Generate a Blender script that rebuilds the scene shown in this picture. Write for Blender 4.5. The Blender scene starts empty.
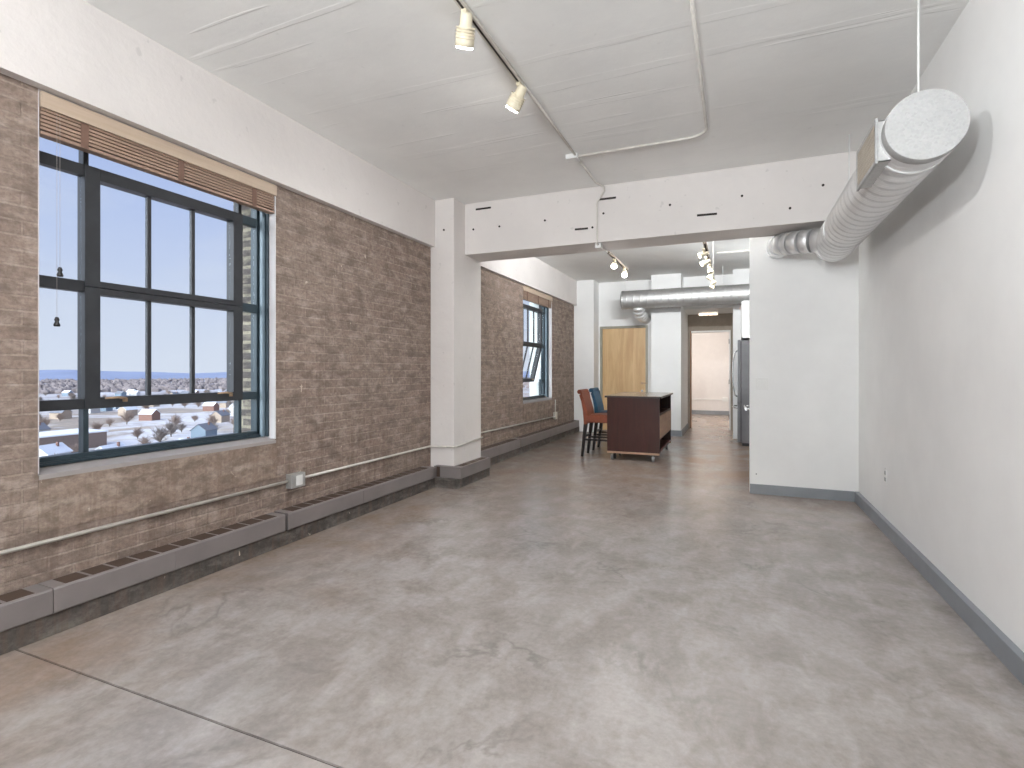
import bpy, bmesh, math, random
from mathutils import Vector, Matrix
random.seed(7)
PI = math.pi
sc = bpy.context.scene
COL = sc.collection

# ------------------------------------------------------------------ helpers
def box(bm, x0, x1, y0, y1, z0, z1, bev=0, mi=0):
    vs = [bm.verts.new((x, y, z)) for x in (x0, x1) for y in (y0, y1) for z in (z0, z1)]
    idx = [(0, 1, 3, 2), (4, 6, 7, 5), (0, 4, 5, 1), (2, 3, 7, 6), (0, 2, 6, 4), (1, 5, 7, 3)]
    fs = [bm.faces.new([vs[i] for i in f]) for f in idx]
    for f in fs: f.material_index = mi
    if bev:
        es = list({e for f in fs for e in f.edges})
        bmesh.ops.bevel(bm, geom=es, offset=bev, segments=2, affect='EDGES', profile=0.7)
    return vs

def prism(bm, pts, axis, a0, a1, bev=0):
    """extrude closed 2-D outline along an axis. axis 'y': pts are (x,z); 'x': (y,z); 'z': (x,y)"""
    def mk(p, a):
        if axis == 'y': return (p[0], a, p[1])
        if axis == 'x': return (a, p[0], p[1])
        return (p[0], p[1], a)
    A = [bm.verts.new(mk(p, a0)) for p in pts]; B = [bm.verts.new(mk(p, a1)) for p in pts]
    n = len(pts); fs = [bm.faces.new(A), bm.faces.new(B[::-1])]
    caps = list(fs)
    for i in range(n):
        fs.append(bm.faces.new((A[i], B[i], B[(i + 1) % n], A[(i + 1) % n])))
    bmesh.ops.recalc_face_normals(bm, faces=fs)
    if bev:
        es = list({e for f in caps for e in f.edges})
        bmesh.ops.bevel(bm, geom=es, offset=bev, segments=3, affect='EDGES')

def sweep(bm, path, r, seg=14, cap=True):
    """round tube along points; r is a number or one radius per point"""
    P = [Vector(p) for p in path]
    R = [r] * len(P) if not hasattr(r, '__len__') else list(r)
    keep = [0] + [i for i in range(1, len(P)) if (P[i] - P[i - 1]).length > 1e-6]
    P = [P[i] for i in keep]; R = [R[i] for i in keep]; n = len(P)
    t0 = (P[1] - P[0]).normalized()
    up = Vector((0, 0, 1)) if abs(t0.z) < 0.9 else Vector((1, 0, 0))
    nrm = t0.cross(up).normalized()
    rings = []
    for i in range(n):
        if i == 0: t = P[1] - P[0]
        elif i == n - 1: t = P[-1] - P[-2]
        else: t = (P[i + 1] - P[i]).normalized() + (P[i] - P[i - 1]).normalized()
        t.normalize()
        nrm = (nrm - t * nrm.dot(t)).normalized(); b = t.cross(nrm)
        rings.append([bm.verts.new(P[i] + (nrm * math.cos(a) + b * math.sin(a)) * R[i])
                      for a in [2 * PI * k / seg for k in range(seg)]])
    for i in range(n - 1):
        for k in range(seg):
            f = bm.faces.new((rings[i][k], rings[i][(k + 1) % seg], rings[i + 1][(k + 1) % seg], rings[i + 1][k])); f.smooth = True
    if cap:
        bm.faces.new(rings[0][::-1]); bm.faces.new(rings[-1])

def arc(c, r, a0, a1, n, plane):
    out = []
    for i in range(n + 1):
        a = a0 + (a1 - a0) * i / n
        u, v = r * math.cos(a), r * math.sin(a)
        if plane == 'xy': out.append((c[0] + u, c[1] + v, c[2]))
        elif plane == 'xz': out.append((c[0] + u, c[1], c[2] + v))
        else: out.append((c[0], c[1] + u, c[2] + v))
    return out

def BM(fn=None, *a, **k):
    bm = bmesh.new()
    if fn: fn(bm, *a, **k)
    return bm

def wloc(o):
    v = Vector((0, 0, 0))
    while o is not None:
        v += o.location; o = o.parent
    return v

def obj(name, bm, mat, parent=None, base=None):
    """link one mesh object; the bmesh is in world coordinates"""
    me = bpy.data.meshes.new(name)
    off = wloc(parent) if parent is not None else Vector((0, 0, 0))
    if base is not None: off = Vector(base)
    if off.length > 0: bmesh.ops.translate(bm, verts=bm.verts, vec=-off)
    bmesh.ops.recalc_face_normals(bm, faces=bm.faces)
    bm.to_mesh(me); bm.free()
    for m in (mat if isinstance(mat, (list, tuple)) else [mat]): me.materials.append(m)
    o = bpy.data.objects.new(name, me); COL.objects.link(o)
    if parent is not None: o.parent = parent
    if base is not None: o.location = Vector(base)
    return o

def thing(name, label, cat, loc=(0, 0, 0), group=None, kind=None):
    o = bpy.data.objects.new(name, None); COL.objects.link(o); o.location = loc
    o.empty_display_size = 0.1
    return tag(o, label, cat, group, kind)

def tag(o, label=None, cat=None, group=None, kind=None):
    if label: o['label'] = label
    if cat: o['category'] = cat
    if group: o['group'] = group
    if kind: o['kind'] = kind
    return o

def struct(name, bm, mat, label=None, cat=None):
    o = obj(name, bm, mat); return tag(o, label, cat, None, 'structure')

def copy_tree(o, parent=None):
    c = o.copy(); COL.objects.link(c)
    if parent is not None: c.parent = parent
    for ch in list(o.children): copy_tree(ch, c)
    return c

def smooth(o):
    for p in o.data.polygons: p.use_smooth = True
    return o

# ------------------------------------------------------------------ materials
def srgb(r, g, b):
    f = lambda c: (c / 12.92 if c <= 0.04045 else ((c + 0.055) / 1.055) ** 2.4)
    return (f(r / 255), f(g / 255), f(b / 255), 1)

def newmat(name):
    m = bpy.data.materials.new(name); m.use_nodes = True
    nt = m.node_tree; b = nt.nodes['Principled BSDF']
    return m, nt, b

def N(nt, t, **k):
    n = nt.nodes.new(t)
    for a, v in k.items():
        if a in n.inputs.keys(): n.inputs[a].default_value = v
        else: setattr(n, a, v)
    return n

def mix(nt, fac, a, b, blend='MIX'):
    n = nt.nodes.new('ShaderNodeMix'); n.data_type = 'RGBA'; n.blend_type = blend
    for sock, v in ((n.inputs[0], fac), (n.inputs[6], a), (n.inputs[7], b)):
        if hasattr(v, 'is_output') or isinstance(v, bpy.types.NodeSocket): nt.links.new(v, sock)
        else: sock.default_value = v
    return n.outputs[2]

def ramp(nt, src, p0, p1, c0=(0, 0, 0, 1), c1=(1, 1, 1, 1)):
    n = nt.nodes.new('ShaderNodeValToRGB')
    n.color_ramp.elements[0].position = p0; n.color_ramp.elements[0].color = c0
    n.color_ramp.elements[1].position = p1; n.color_ramp.elements[1].color = c1
    nt.links.new(src, n.inputs[0]); return n.outputs[0]

def noise(nt, vec, scale, detail=4, rough=0.55, dist=0.0, out='Fac'):
    n = N(nt, 'ShaderNodeTexNoise', Scale=scale, Detail=detail, Roughness=rough, Distortion=dist)
    nt.links.new(vec, n.inputs['Vector']); return n.outputs[out]

def coords(nt, scale=(1, 1, 1), rot=(0, 0, 0)):
    t = nt.nodes.new('ShaderNodeTexCoord'); m = nt.nodes.new('ShaderNodeMapping')
    m.inputs['Scale'].default_value = scale; m.inputs['Rotation'].default_value = rot
    nt.links.new(t.outputs['Object'], m.inputs['Vector']); return m.outputs[0]

def math_(nt, op, a, b=None):
    n = nt.nodes.new('ShaderNodeMath'); n.operation = op
    for i, v in enumerate((a, b)):
        if v is None: continue
        if isinstance(v, bpy.types.NodeSocket): nt.links.new(v, n.inputs[i])
        else: n.inputs[i].default_value = v
    return n.outputs[0]

def bump(nt, b, h, strength, dist=0.01):
    n = N(nt, 'ShaderNodeBump', Strength=strength, Distance=dist)
    nt.links.new(h, n.inputs['Height']); nt.links.new(n.outputs[0], b.inputs['Normal'])

def plain(name, col, rough=0.5, metal=0.0, var=0.08, sc_=12, bmp=0.0, coat=0.0, stretch=(1, 1, 1)):
    m, nt, b = newmat(name)
    v = coords(nt, stretch)
    nf = noise(nt, v, sc_)
    dark = tuple(c * (1 - var) for c in col[:3]) + (1,); lite = tuple(min(1, c * (1 + var)) for c in col[:3]) + (1,)
    nt.links.new(mix(nt, ramp(nt, nf, 0.3, 0.7), dark, lite), b.inputs['Base Color'])
    b.inputs['Roughness'].default_value = rough; b.inputs['Metallic'].default_value = metal
    if coat: b.inputs['Coat Weight'].default_value = coat
    if bmp: bump(nt, b, nf, bmp)
    return m

def mat_plaster(name, col, board=False, bmp=0.25, spots=0.5):
    m, nt, b = newmat(name)
    v = coords(nt)
    a = noise(nt, v, 1.3, 5, 0.6); c = noise(nt, v, 9, 6, 0.6)
    d = tuple(x * 0.93 for x in col[:3]) + (1,)
    base = mix(nt, ramp(nt, a, 0.35, 0.65), d, col)
    pits = ramp(nt, noise(nt, v, 16, 2, 0.4), 0.72, 0.78)
    base = mix(nt, math_(nt, 'MULTIPLY', pits, spots), base, tuple(x * 0.6 for x in col[:3]) + (1,))
    h = math_(nt, 'ADD', math_(nt, 'MULTIPLY', c, 0.5), a)
    if board:  # the marks of the formwork boards, running across the room
        vb = coords(nt, (0.12, 2.6, 1))
        w = noise(nt, vb, 2.6, 3, 0.5)
        ln = ramp(nt, w, 0.60, 0.615)
        h = math_(nt, 'ADD', h, math_(nt, 'MULTIPLY', ln, 0.8))
        streak = noise(nt, coords(nt, (0.6, 6, 1)), 3, 6, 0.7)
        base = mix(nt, math_(nt, 'MULTIPLY', ramp(nt, streak, 0.58, 0.75), 0.12), base, tuple(x * 0.7 for x in col[:3]) + (1,))
    nt.links.new(base, b.inputs['Base Color']); b.inputs['Roughness'].default_value = 0.75
    bump(nt, b, h, bmp, 0.02)
    return m

def mat_brick(name, c1, c2, mort, stain, chips=True, scale_h=0.07, mw=0.009, mort_k=1.0, bstr=0.5):
    m, nt, b = newmat(name)
    t = nt.nodes.new('ShaderNodeTexCoord'); s = nt.nodes.new('ShaderNodeSeparateXYZ')
    nt.links.new(t.outputs['Object'], s.inputs[0])
    cb = nt.nodes.new('ShaderNodeCombineXYZ')
    nt.links.new(math_(nt, 'ADD', s.outputs[0], s.outputs[1]), cb.inputs[0]); nt.links.new(s.outputs[2], cb.inputs[1])
    wob = N(nt, 'ShaderNodeTexNoise', Scale=2.0, Detail=3); nt.links.new(t.outputs['Object'], wob.inputs['Vector'])
    wv = nt.nodes.new('ShaderNodeVectorMath'); wv.operation = 'MULTIPLY_ADD'
    nt.links.new(wob.outputs['Color'], wv.inputs[0]); wv.inputs[1].default_value = (0.012, 0.012, 0); nt.links.new(cb.outputs[0], wv.inputs[2])
    br = nt.nodes.new('ShaderNodeTexBrick')
    br.inputs['Scale'].default_value = 1; br.inputs['Brick Width'].default_value = 0.21
    br.inputs['Row Height'].default_value = scale_h; br.inputs['Mortar Size'].default_value = mw
    br.inputs['Mortar Smooth'].default_value = 0.35; br.inputs['Bias'].default_value = -0.1
    br.inputs['Color1'].default_value = c1; br.inputs['Color2'].default_value = c2; br.inputs['Mortar'].default_value = tuple((x * 1.0 + y * (0.25 if chips else 9)) / (1.25 if chips else 10) for x, y in zip(c1, mort))
    nt.links.new(wv.outputs[0], br.inputs['Vector'])
    v = t.outputs['Object']
    col = br.outputs['Color']
    grain = noise(nt, v, 42, 5, 0.7)
    if chips:
        # worn bed joints, clear in places and rubbed out in others
        sw = nt.nodes.new('ShaderNodeSeparateXYZ'); nt.links.new(wv.outputs[0], sw.inputs[0])
        fr_ = math_(nt, 'FRACT', math_(nt, 'DIVIDE', sw.outputs[1], scale_h))
        dd = math_(nt, 'ABSOLUTE', math_(nt, 'SUBTRACT', fr_, 0.5))
        line = ramp(nt, dd, 0.40, 0.47)
        wear = ramp(nt, noise(nt, coords(nt, (1, .8, 2.0)), 2.6, 5, 0.65), 0.40, 0.62)
        col = mix(nt, math_(nt, 'MULTIPLY', math_(nt, 'MULTIPLY', line, wear), 0.9), col, mort)
    big = noise(nt, v, 1.1, 6, 0.62, 0.6)
    col = mix(nt, math_(nt, 'MULTIPLY', ramp(nt, big, 0.42, 0.62), 0.55), col, stain)
    col = mix(nt, 0.62, col, ramp(nt, grain, 0.30, 0.68, (0.35, 0.34, 0.33, 1), (1, 1, 1, 1)), 'MULTIPLY')
    sm = noise(nt, coords(nt, (1, 1, 2.2)), 6.5, 6, 0.7, 0.3)
    col = mix(nt, math_(nt, 'MULTIPLY', ramp(nt, sm, 0.48, 0.68), 0.5), col, mort)
    drk = noise(nt, coords(nt, (1, 1.2, 2.4)), 4.2, 6, 0.7, 0.2)
    col = mix(nt, math_(nt, 'MULTIPLY', ramp(nt, drk, 0.48, 0.64), 0.8), col, tuple(x * 0.45 for x in c1[:3]) + (1,))
    if chips:
        streak = noise(nt, coords(nt, (1, 5, .45)), 3.0, 6, 0.7)
        lowz = nt.nodes.new('ShaderNodeMapRange'); nt.links.new(s.outputs[2], lowz.inputs[0])
        lowz.inputs[1].default_value = 0.95; lowz.inputs[2].default_value = 0.6; lowz.inputs[3].default_value = 0.25; lowz.inputs[4].default_value = 1
        col = mix(nt, math_(nt, 'MULTIPLY', math_(nt, 'MULTIPLY', ramp(nt, streak, 0.48, 0.66), 0.5), lowz.outputs[0]), col, srgb(104, 84, 72))
        ch = noise(nt, coords(nt, (1, 1.3, 0.7)), 15, 4, 0.6, 0.5)
        col = mix(nt, ramp(nt, ch, 0.70, 0.72), col, srgb(196, 182, 166))
    nt.links.new(col, b.inputs['Base Color']); b.inputs['Roughness'].default_value = 0.9
    hh = math_(nt, 'SUBTRACT', math_(nt, 'MULTIPLY', grain, 0.5), math_(nt, 'MULTIPLY', br.outputs['Fac'], 0.6))
    bump(nt, b, hh, bstr, 0.012)
    return m

def mat_floor():
    m, nt, b = newmat('polished_concrete')
    v = coords(nt)
    wob = noise(nt, v, 0.8, 2, 0.5, 0, 'Color')
    wv = nt.nodes.new('ShaderNodeVectorMath'); wv.operation = 'MULTIPLY_ADD'
    nt.links.new(wob, wv.inputs[0]); wv.inputs[1].default_value = (0.7, 0.7, 0); nt.links.new(v, wv.inputs[2])
    warped = wv.outputs[0]
    a = noise(nt, warped, 0.8, 5, 0.6, 0)
    c = noise(nt, warped, 2.4, 10, 0.74, 0)
    f = noise(nt, v, 30, 6, 0.7)
    st_ = noise(nt, coords(nt, (3.2, 1.6, 1), (0, 0, 0.6)), 2.0, 7, 0.62, 0.25)
    col = mix(nt, ramp(nt, a, 0.36, 0.64), srgb(152, 145, 141), srgb(171, 164, 161))
    col = mix(nt, math_(nt, 'MULTIPLY', ramp(nt, c, 0.44, 0.64), 0.75), col, srgb(136, 126, 120))
    col = mix(nt, math_(nt, 'MULTIPLY', ramp(nt, st_, 0.46, 0.72), 0.55), col, srgb(191, 185, 182))
    vein = math_(nt, 'ABSOLUTE', math_(nt, 'SUBTRACT', noise(nt, warped, 1.3, 6, 0.55, 0.3), 0.5))
    vm = math_(nt, 'MULTIPLY', ramp(nt, vein, 0.0, 0.02, (1, 1, 1, 1), (0, 0, 0, 1)), ramp(nt, noise(nt, v, 1.7, 3, 0.5), 0.50, 0.62))
    col = mix(nt, math_(nt, 'MULTIPLY', vm, 0.38), col, srgb(96, 88, 84))
    # the reddish brown stain in the slab: along the window wall and through the middle of the room
    s = nt.nodes.new('ShaderNodeSeparateXYZ'); nt.links.new(v, s.inputs[0])
    jitter = math_(nt, 'MULTIPLY', math_(nt, 'SUBTRACT', noise(nt, v, 0.9, 5, 0.65), 0.5), 2.6)
    edge = math_(nt, 'ADD', s.outputs[0], jitter)
    e1 = nt.nodes.new('ShaderNodeMapRange'); nt.links.new(edge, e1.inputs[0])
    e1.inputs[1].default_value = -2.1; e1.inputs[2].default_value = -3.0; e1.inputs[3].default_value = 0; e1.inputs[4].default_value = 0.75
    yy = math_(nt, 'ADD', s.outputs[1], jitter)
    e2 = nt.nodes.new('ShaderNodeMapRange'); nt.links.new(yy, e2.inputs[0])
    e2.inputs[1].default_value = 3.6; e2.inputs[2].default_value = 6.2; e2.inputs[3].default_value = 0; e2.inputs[4].default_value = 0.6
    st = math_(nt, 'MAXIMUM', e1.outputs[0], e2.outputs[0])
    e3 = nt.nodes.new('ShaderNodeMapRange'); nt.links.new(math_(nt, 'ADD', s.outputs[0], math_(nt, 'MULTIPLY', jitter, .3)), e3.inputs[0])
    e3.inputs[1].default_value = -1.0; e3.inputs[2].default_value = -0.5; e3.inputs[3].default_value = 0; e3.inputs[4].default_value = 1.0
    e4 = nt.nodes.new('ShaderNodeMapRange'); nt.links.new(s.outputs[1], e4.inputs[0])
    e4.inputs[1].default_value = 5.9; e4.inputs[2].default_value = 6.6; e4.inputs[3].default_value = 0; e4.inputs[4].default_value = 1.0
    st = math_(nt, 'MAXIMUM', st, math_(nt, 'MULTIPLY', e3.outputs[0], e4.outputs[0]))
    st = math_(nt, 'MULTIPLY', st, ramp(nt, noise(nt, warped, 1.9, 6, 0.6), 0.25, 0.6))
    col = mix(nt, st, col, srgb(150, 126, 106))
    col = mix(nt, 0.35, col, ramp(nt, f, 0.3, 0.7, (0.40, 0.40, 0.40, 1), (1, 1, 1, 1)), 'MULTIPLY')
    nt.links.new(col, b.inputs['Base Color'])
    b.inputs['Roughness'].default_value = 0.25
    b.inputs['Specular IOR Level'].default_value = 0.55
    bump(nt, b, a, 0.12, 0.02)
    return m

def mat_galv(name='galvanised_steel', base=(0.84, 0.85, 0.85, 1), rough=0.42, metal=0.6):
    m, nt, b = newmat(name)
    v = coords(nt)
    vo = N(nt, 'ShaderNodeTexVoronoi', Scale=110.0); nt.links.new(v, vo.inputs['Vector'])
    n2 = noise(nt, v, 5, 5, 0.6)
    col = mix(nt, 0.10, base, vo.outputs['Color'], 'OVERLAY')
    hsv = nt.nodes.new('ShaderNodeHueSaturation'); hsv.inputs['Saturation'].default_value = 0.12
    nt.links.new(col, hsv.inputs['Color'])
    col = mix(nt, math_(nt, 'MULTIPLY', ramp(nt, n2, 0.4, 0.7), 0.25), hsv.outputs[0], tuple(x * 0.75 for x in base[:3]) + (1,))
    nt.links.new(col, b.inputs['Base Color'])
    b.inputs['Metallic'].default_value = metal
    nt.links.new(ramp(nt, n2, 0.2, 0.8, (rough - .08,) * 3 + (1,), (rough + .1,) * 3 + (1,)), b.inputs['Roughness'])
    return m

def mat_wood(name, c1, c2, scale=(1, 1, 1), rough=0.45, ringscale=3.0, sp=0.5):
    m, nt, b = newmat(name)
    v = coords(nt, scale)
    g = noise(nt, v, ringscale, 6, 0.6, 1.2)
    fine = noise(nt, v, ringscale * 9, 3, 0.6)
    col = mix(nt, ramp(nt, g, 0.32, 0.68), c1, c2)
    col = mix(nt, 0.25, col, ramp(nt, fine, 0.3, 0.7, (0.6, 0.6, 0.6, 1), (1, 1, 1, 1)), 'MULTIPLY')
    nt.links.new(col, b.inputs['Base Color']); b.inputs['Roughness'].default_value = rough
    b.inputs['Specular IOR Level'].default_value = sp
    return m

def mat_emit(name, col, strength):
    m, nt, b = newmat(name)
    b.inputs['Base Color'].default_value = col
    b.inputs['Emission Color'].default_value = col; b.inputs['Emission Strength'].default_value = strength
    return m

def mat_glass(name='window_glass', tint=(0.93, 0.96, 0.97, 1)):
    m = bpy.data.materials.new(name); m.use_nodes = True; nt = m.node_tree; nt.nodes.clear()
    o = nt.nodes.new('ShaderNodeOutputMaterial'); mx = nt.nodes.new('ShaderNodeMixShader')
    tr = nt.nodes.new('ShaderNodeBsdfTransparent'); tr.inputs[0].default_value = tint
    gl = nt.nodes.new('ShaderNodeBsdfGlossy'); gl.inputs['Roughness'].default_value = 0.02
    lw = nt.nodes.new('ShaderNodeLayerWeight'); lw.inputs[0].default_value = .5
    fr = math_(nt, 'ADD', math_(nt, 'MULTIPLY', math_(nt, 'POWER', lw.outputs['Facing'], 5), .5), .02)
    nt.links.new(fr, mx.inputs[0]); nt.links.new(tr.outputs[0], mx.inputs[1]); nt.links.new(gl.outputs[0], mx.inputs[2])
    nt.links.new(mx.outputs[0], o.inputs[0]); return m

M = {}
M['white'] = mat_plaster('painted_drywall', srgb(238, 238, 237), bmp=0.08, spots=0.0)
M['conc_white'] = mat_plaster('painted_concrete', srgb(224, 219, 216), bmp=0.5, spots=0.35)
M['ceil'] = mat_plaster('painted_board_marked_concrete', srgb(243, 243, 241), board=True, bmp=0.16, spots=0.15)
M['brick'] = mat_brick('old_brick', srgb(156, 136, 124), srgb(136, 119, 109), srgb(194, 178, 166), srgb(160, 144, 132), mw=0.006, bstr=0.8)
M['brick_out'] = mat_brick('outer_brick', srgb(112, 104, 100), srgb(88, 82, 80), srgb(196, 188, 164), srgb(110, 102, 98), chips=False, mw=0.014)
M['patch'] = mat_brick('weathered_render', srgb(156, 136, 122), srgb(148, 129, 116), srgb(190, 174, 160), srgb(162, 145, 132), mw=0.001, bstr=0.7, scale_h=0.30)
M['reveal'] = mat_plaster('rough_white_reveal', srgb(212, 210, 212), bmp=0.8, spots=0.6)
M['sill'] = mat_plaster('grey_concrete_sill', srgb(156, 150, 148), bmp=0.7, spots=0.8)
M['curb'] = mat_brick('dark_concrete_curb', srgb(90, 84, 80), srgb(78, 74, 71), srgb(132, 126, 120), srgb(88, 82, 77), mw=0.001, bstr=0.9, scale_h=0.5)
M['floor'] = mat_floor()
M['cut'] = plain('dark_joint', srgb(45, 38, 35), 0.9)
M['basebd'] = plain('grey_baseboard', srgb(132, 136, 141), 0.5, var=0.06, sc_=6)
M['frame'] = plain('dark_window_steel', srgb(52, 54, 58), 0.45, 0.2, 0.15)
M['frame_t'] = plain('teal_grey_window_steel', srgb(50, 64, 72), 0.4, 0.2, 0.15)
M['frame_l'] = plain('light_blue_grey_stop', srgb(128, 146, 158), 0.4, 0.1)
M['glass'] = mat_glass()
M['brass'] = plain('tan_bronze', srgb(178, 150, 122), 0.35, 0.5)
M['heater'] = plain('brownish_grey_enamel', srgb(122, 115, 114), 0.45, 0.0, 0.08, 5)
M['slot'] = plain('dark_brown_slot', srgb(72, 56, 46), 0.8)  # dark brown tone of the vent slot plates
M['pipe'] = plain('galvanised_conduit', srgb(206, 201, 193), 0.4, 0.25, 0.1)
M['pipe_w'] = plain('painted_conduit', srgb(214, 210, 204), 0.6)
M['galv'] = mat_galv()
M['cap'] = mat_galv('galvanised_sheet', (0.40, 0.40, 0.385, 1), 0.6, 0.2)
M['galv_d'] = mat_galv('dull_galvanised', (0.52, 0.52, 0.48, 1), 0.52, 0.85)
M['louver'] = plain('brown_grey_louvres', srgb(166, 156, 142), 0.6, 0.1)
M['dark'] = plain('dark_gap', srgb(42, 36, 32), 0.8)
M['track'] = plain('brown_grey_track', srgb(128, 116, 104), 0.4, 0.3)
M['track_w'] = plain('white_track', srgb(208, 204, 196), 0.4)
M['lampw'] = plain('cream_lamp_housing', srgb(224, 214, 190), 0.35)
M['blind'] = mat_wood('blind_wood', srgb(148, 122, 106), srgb(170, 145, 127), (1, 0.15, 4), 0.5, 4)
M['valance'] = mat_wood('valance_wood', srgb(188, 168, 148), srgb(200, 182, 163), (1, 0.15, 3), 0.5, 3)
M['tape'] = plain('blind_tape', srgb(118, 92, 80), 0.9)
M['cord'] = plain('blind_cord', srgb(170, 164, 160), 0.8)
M['black'] = plain('black_plastic', srgb(30, 28, 30), 0.4)
M['maple'] = mat_wood('maple_veneer', srgb(188, 152, 108), srgb(214, 184, 138), (5, 1, 0.45), 0.4, 1.5)
M['jamb'] = plain('sage_grey_paint', srgb(146, 143, 130), 0.5)
M['jamb_w'] = mat_wood('brown_door_edge', srgb(122, 84, 54), srgb(146, 104, 70), (4, 4, 0.5), 0.5)
M['steel'] = plain('brushed_steel', srgb(150, 150, 152), 0.32, 0.8, 0.05)
M['fridge'] = plain('dark_grey_fridge_side', srgb(104, 104, 107), 0.6, 0.0, 0.05)
M['chrome'] = plain('bright_chrome', srgb(215, 215, 215), 0.2, 0.9)
M['mahog'] = mat_wood('red_brown_veneer', srgb(44, 18, 12), srgb(58, 26, 18), (6, 6, 0.5), 0.4, 2, 0.3)
M['ctop'] = plain('taupe_laminate', srgb(150, 138, 126), 0.2, 0, 0.05)
M['ctop_e'] = plain('dark_top_edge', srgb(44, 30, 26), 0.4)
M['tan'] = mat_wood('tan_drawer_wood', srgb(150, 120, 98), srgb(172, 142, 118), (4, 0.6, 4), 0.5)
M['orange'] = plain('rust_orange_upholstery', srgb(124, 60, 34), 0.55, 0, 0.12, 30)
M['teal'] = plain('teal_blue_upholstery', srgb(18, 66, 92), 0.5, 0, 0.12, 30)
M['leg'] = plain('espresso_wood', srgb(28, 20, 20), 0.35)
M['plate'] = plain('white_plastic_plate', srgb(228, 228, 226), 0.4, 0, 0.02)
M['rubber'] = plain('grey_rubber', srgb(150, 150, 150), 0.5)
M['taupe'] = plain('taupe_paint', srgb(150, 140, 128), 0.8)
M['pink'] = plain('warm_white_paint', srgb(222, 217, 214), 0.8, 0, 0.02)
M['vinyl'] = M['floor']

# ------------------------------------------------------------------ room dimensions
ZC = 3.12                       # ceiling
XL, XR = -3.09, 1.09            # inner wall faces
YN, YE = -7.5, 11.10            # near wall, far wall
XO = -3.50                      # outside face of the window wall
ZS, ZT = 0.755, 2.61            # window opening
WIN = [(1.465, 2.90), (7.79, 9.23), (-3.6, -2.165)]

# floor slabs with a sawn joint
bm = bmesh.new()
JY = 1.33
box(bm, XO, XR + .15, YN - .2, JY - .005, -0.12, 0); box(bm, XO, XR + .15, JY + .005, 17, -0.12, 0)
fl = struct('floor', bm, M['floor'], 'polished grey concrete floor with brownish stains and a sawn joint', 'floor')
obj('sawn_joint', BM(box, XO + .2, XR, JY - .0049, JY + .0049, -0.10, -0.007), M['cut'], fl)
struct('ceiling', BM(box, XO, XR + .15, YN - .2, YE + .1, ZC, ZC + .2), M['ceil'], 'white painted concrete ceiling with board marks', 'ceiling')

# window wall: inner leaf (brick) with openings and outer leaf
def wall_leaf(bm, x0, x1, z0, z1, grow=0.0):
    ys = sorted(WIN); cur = YN - .2
    for a, b in ys:
        box(bm, x0, x1, cur, a + grow, z0, z1); box(bm, x0, x1, a + grow, b - grow, z0, ZS - .01)
        box(bm, x0, x1, a + grow, b - grow, ZT, z1); cur = b - grow
    box(bm, x0, x1, cur, YE + .1, z0, z1)
bm = bmesh.new(); wall_leaf(bm, -3.285, XL, 0, ZC)
wl = struct('wall_left', bm, M['brick'], 'exposed old brick window wall with worn paint and mortar smears', 'wall')
bm = bmesh.new(); wall_leaf(bm, XO, -3.285, -0.3, ZC + .3, 0.02)
struct('wall_outside', bm, M['brick_out'], 'dark outer brickwork with pale mortar seen through the window panes', 'wall')
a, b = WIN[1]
struct('trim_10', BM(box, XO - .01, -3.287, b - .045, b - .021, ZS, ZT), plain('brightened_reveal', srgb(226, 232, 230), .8, 0, .06, 14), 'pale added reveal lining, brightness put into its colour, seen through the far window', 'reveal')  # added lining; brightness and sky reflection put into its pale colour
for (a, b) in WIN:   # rough white plastered reveals, sloping concrete sill, rendered infill below
    bm = bmesh.new(); box(bm, -3.28, XL - .002, b - .006, b + .001, ZS, ZT); box(bm, -3.28, XL - .002, a - .001, a + .006, ZS, ZT)
    box(bm, -3.28, XL - .002, a, b, ZT - .004, ZT + .001)
    obj('reveal', bm, M['reveal'], wl)
    bm = bmesh.new(); prism(bm, [(-3.285, ZS - .03), (XL + .004, ZS - .03), (XL + .004, ZS - .008), (-3.285, ZS + .022)], 'y', a + .004, b - .004)
    obj('sill', bm, M['sill'], wl)
    bm = bmesh.new(); box(bm, XL - .001, XL + .006, a, b, 0.47, ZS - .03)
    obj('infill_patch', bm, M['patch'], wl)

# white concrete downstand along the window wall, cross beam, columns
struct('trim_1', BM(box, XL, -3.03, YN, YE, ZT, ZC), M['conc_white'], 'long white concrete beam above the brick window wall', 'beam')
bm = bmesh.new(); box(bm, -2.796, XR, 5.28, 5.69, 2.552, ZC, 0.006)
beam = struct('trim_2', bm, M['conc_white'], 'white concrete cross beam with dark anchor slots', 'beam')
bm = bmesh.new(); box(bm, -3.09, -2.796, 5.03, 5.69, 0, ZC, 0.008)
colm = struct('trim_3', bm, M['conc_white'], 'white square concrete column against the brick wall', 'column')
F_, C_ = 530., 223.; N_ = math.hypot(F_, C_)
def at_y(u, v, y):   # a pixel measured on the photograph -> a point on the plane Y = y
    r = u - 512.; X = (r * F_ - F_ * C_) / N_; Y = (r * C_ + F_ * F_) / N_; Z = -(v - 371.)
    return (X * y / Y, y, Z * y / Y + 1.25)
slots = [((476, 209.6), (491, 207.6)), ((575, 229.6), (588, 228.4)), ((598, 199.8), (616, 197.6)), ((697, 215.6), (717, 213.8))]
for a, b in slots:
    p, q = at_y(*a, 5.28), at_y(*b, 5.28)
    bm = bmesh.new(); prism(bm, [(p[0], p[2] - .009), (q[0], q[2] - .009), (q[0], q[2] + .009), (p[0], p[2] + .009)], 'y', 5.272, 5.29)
    obj('anchor_slot', bm, M['dark'], beam)
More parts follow.
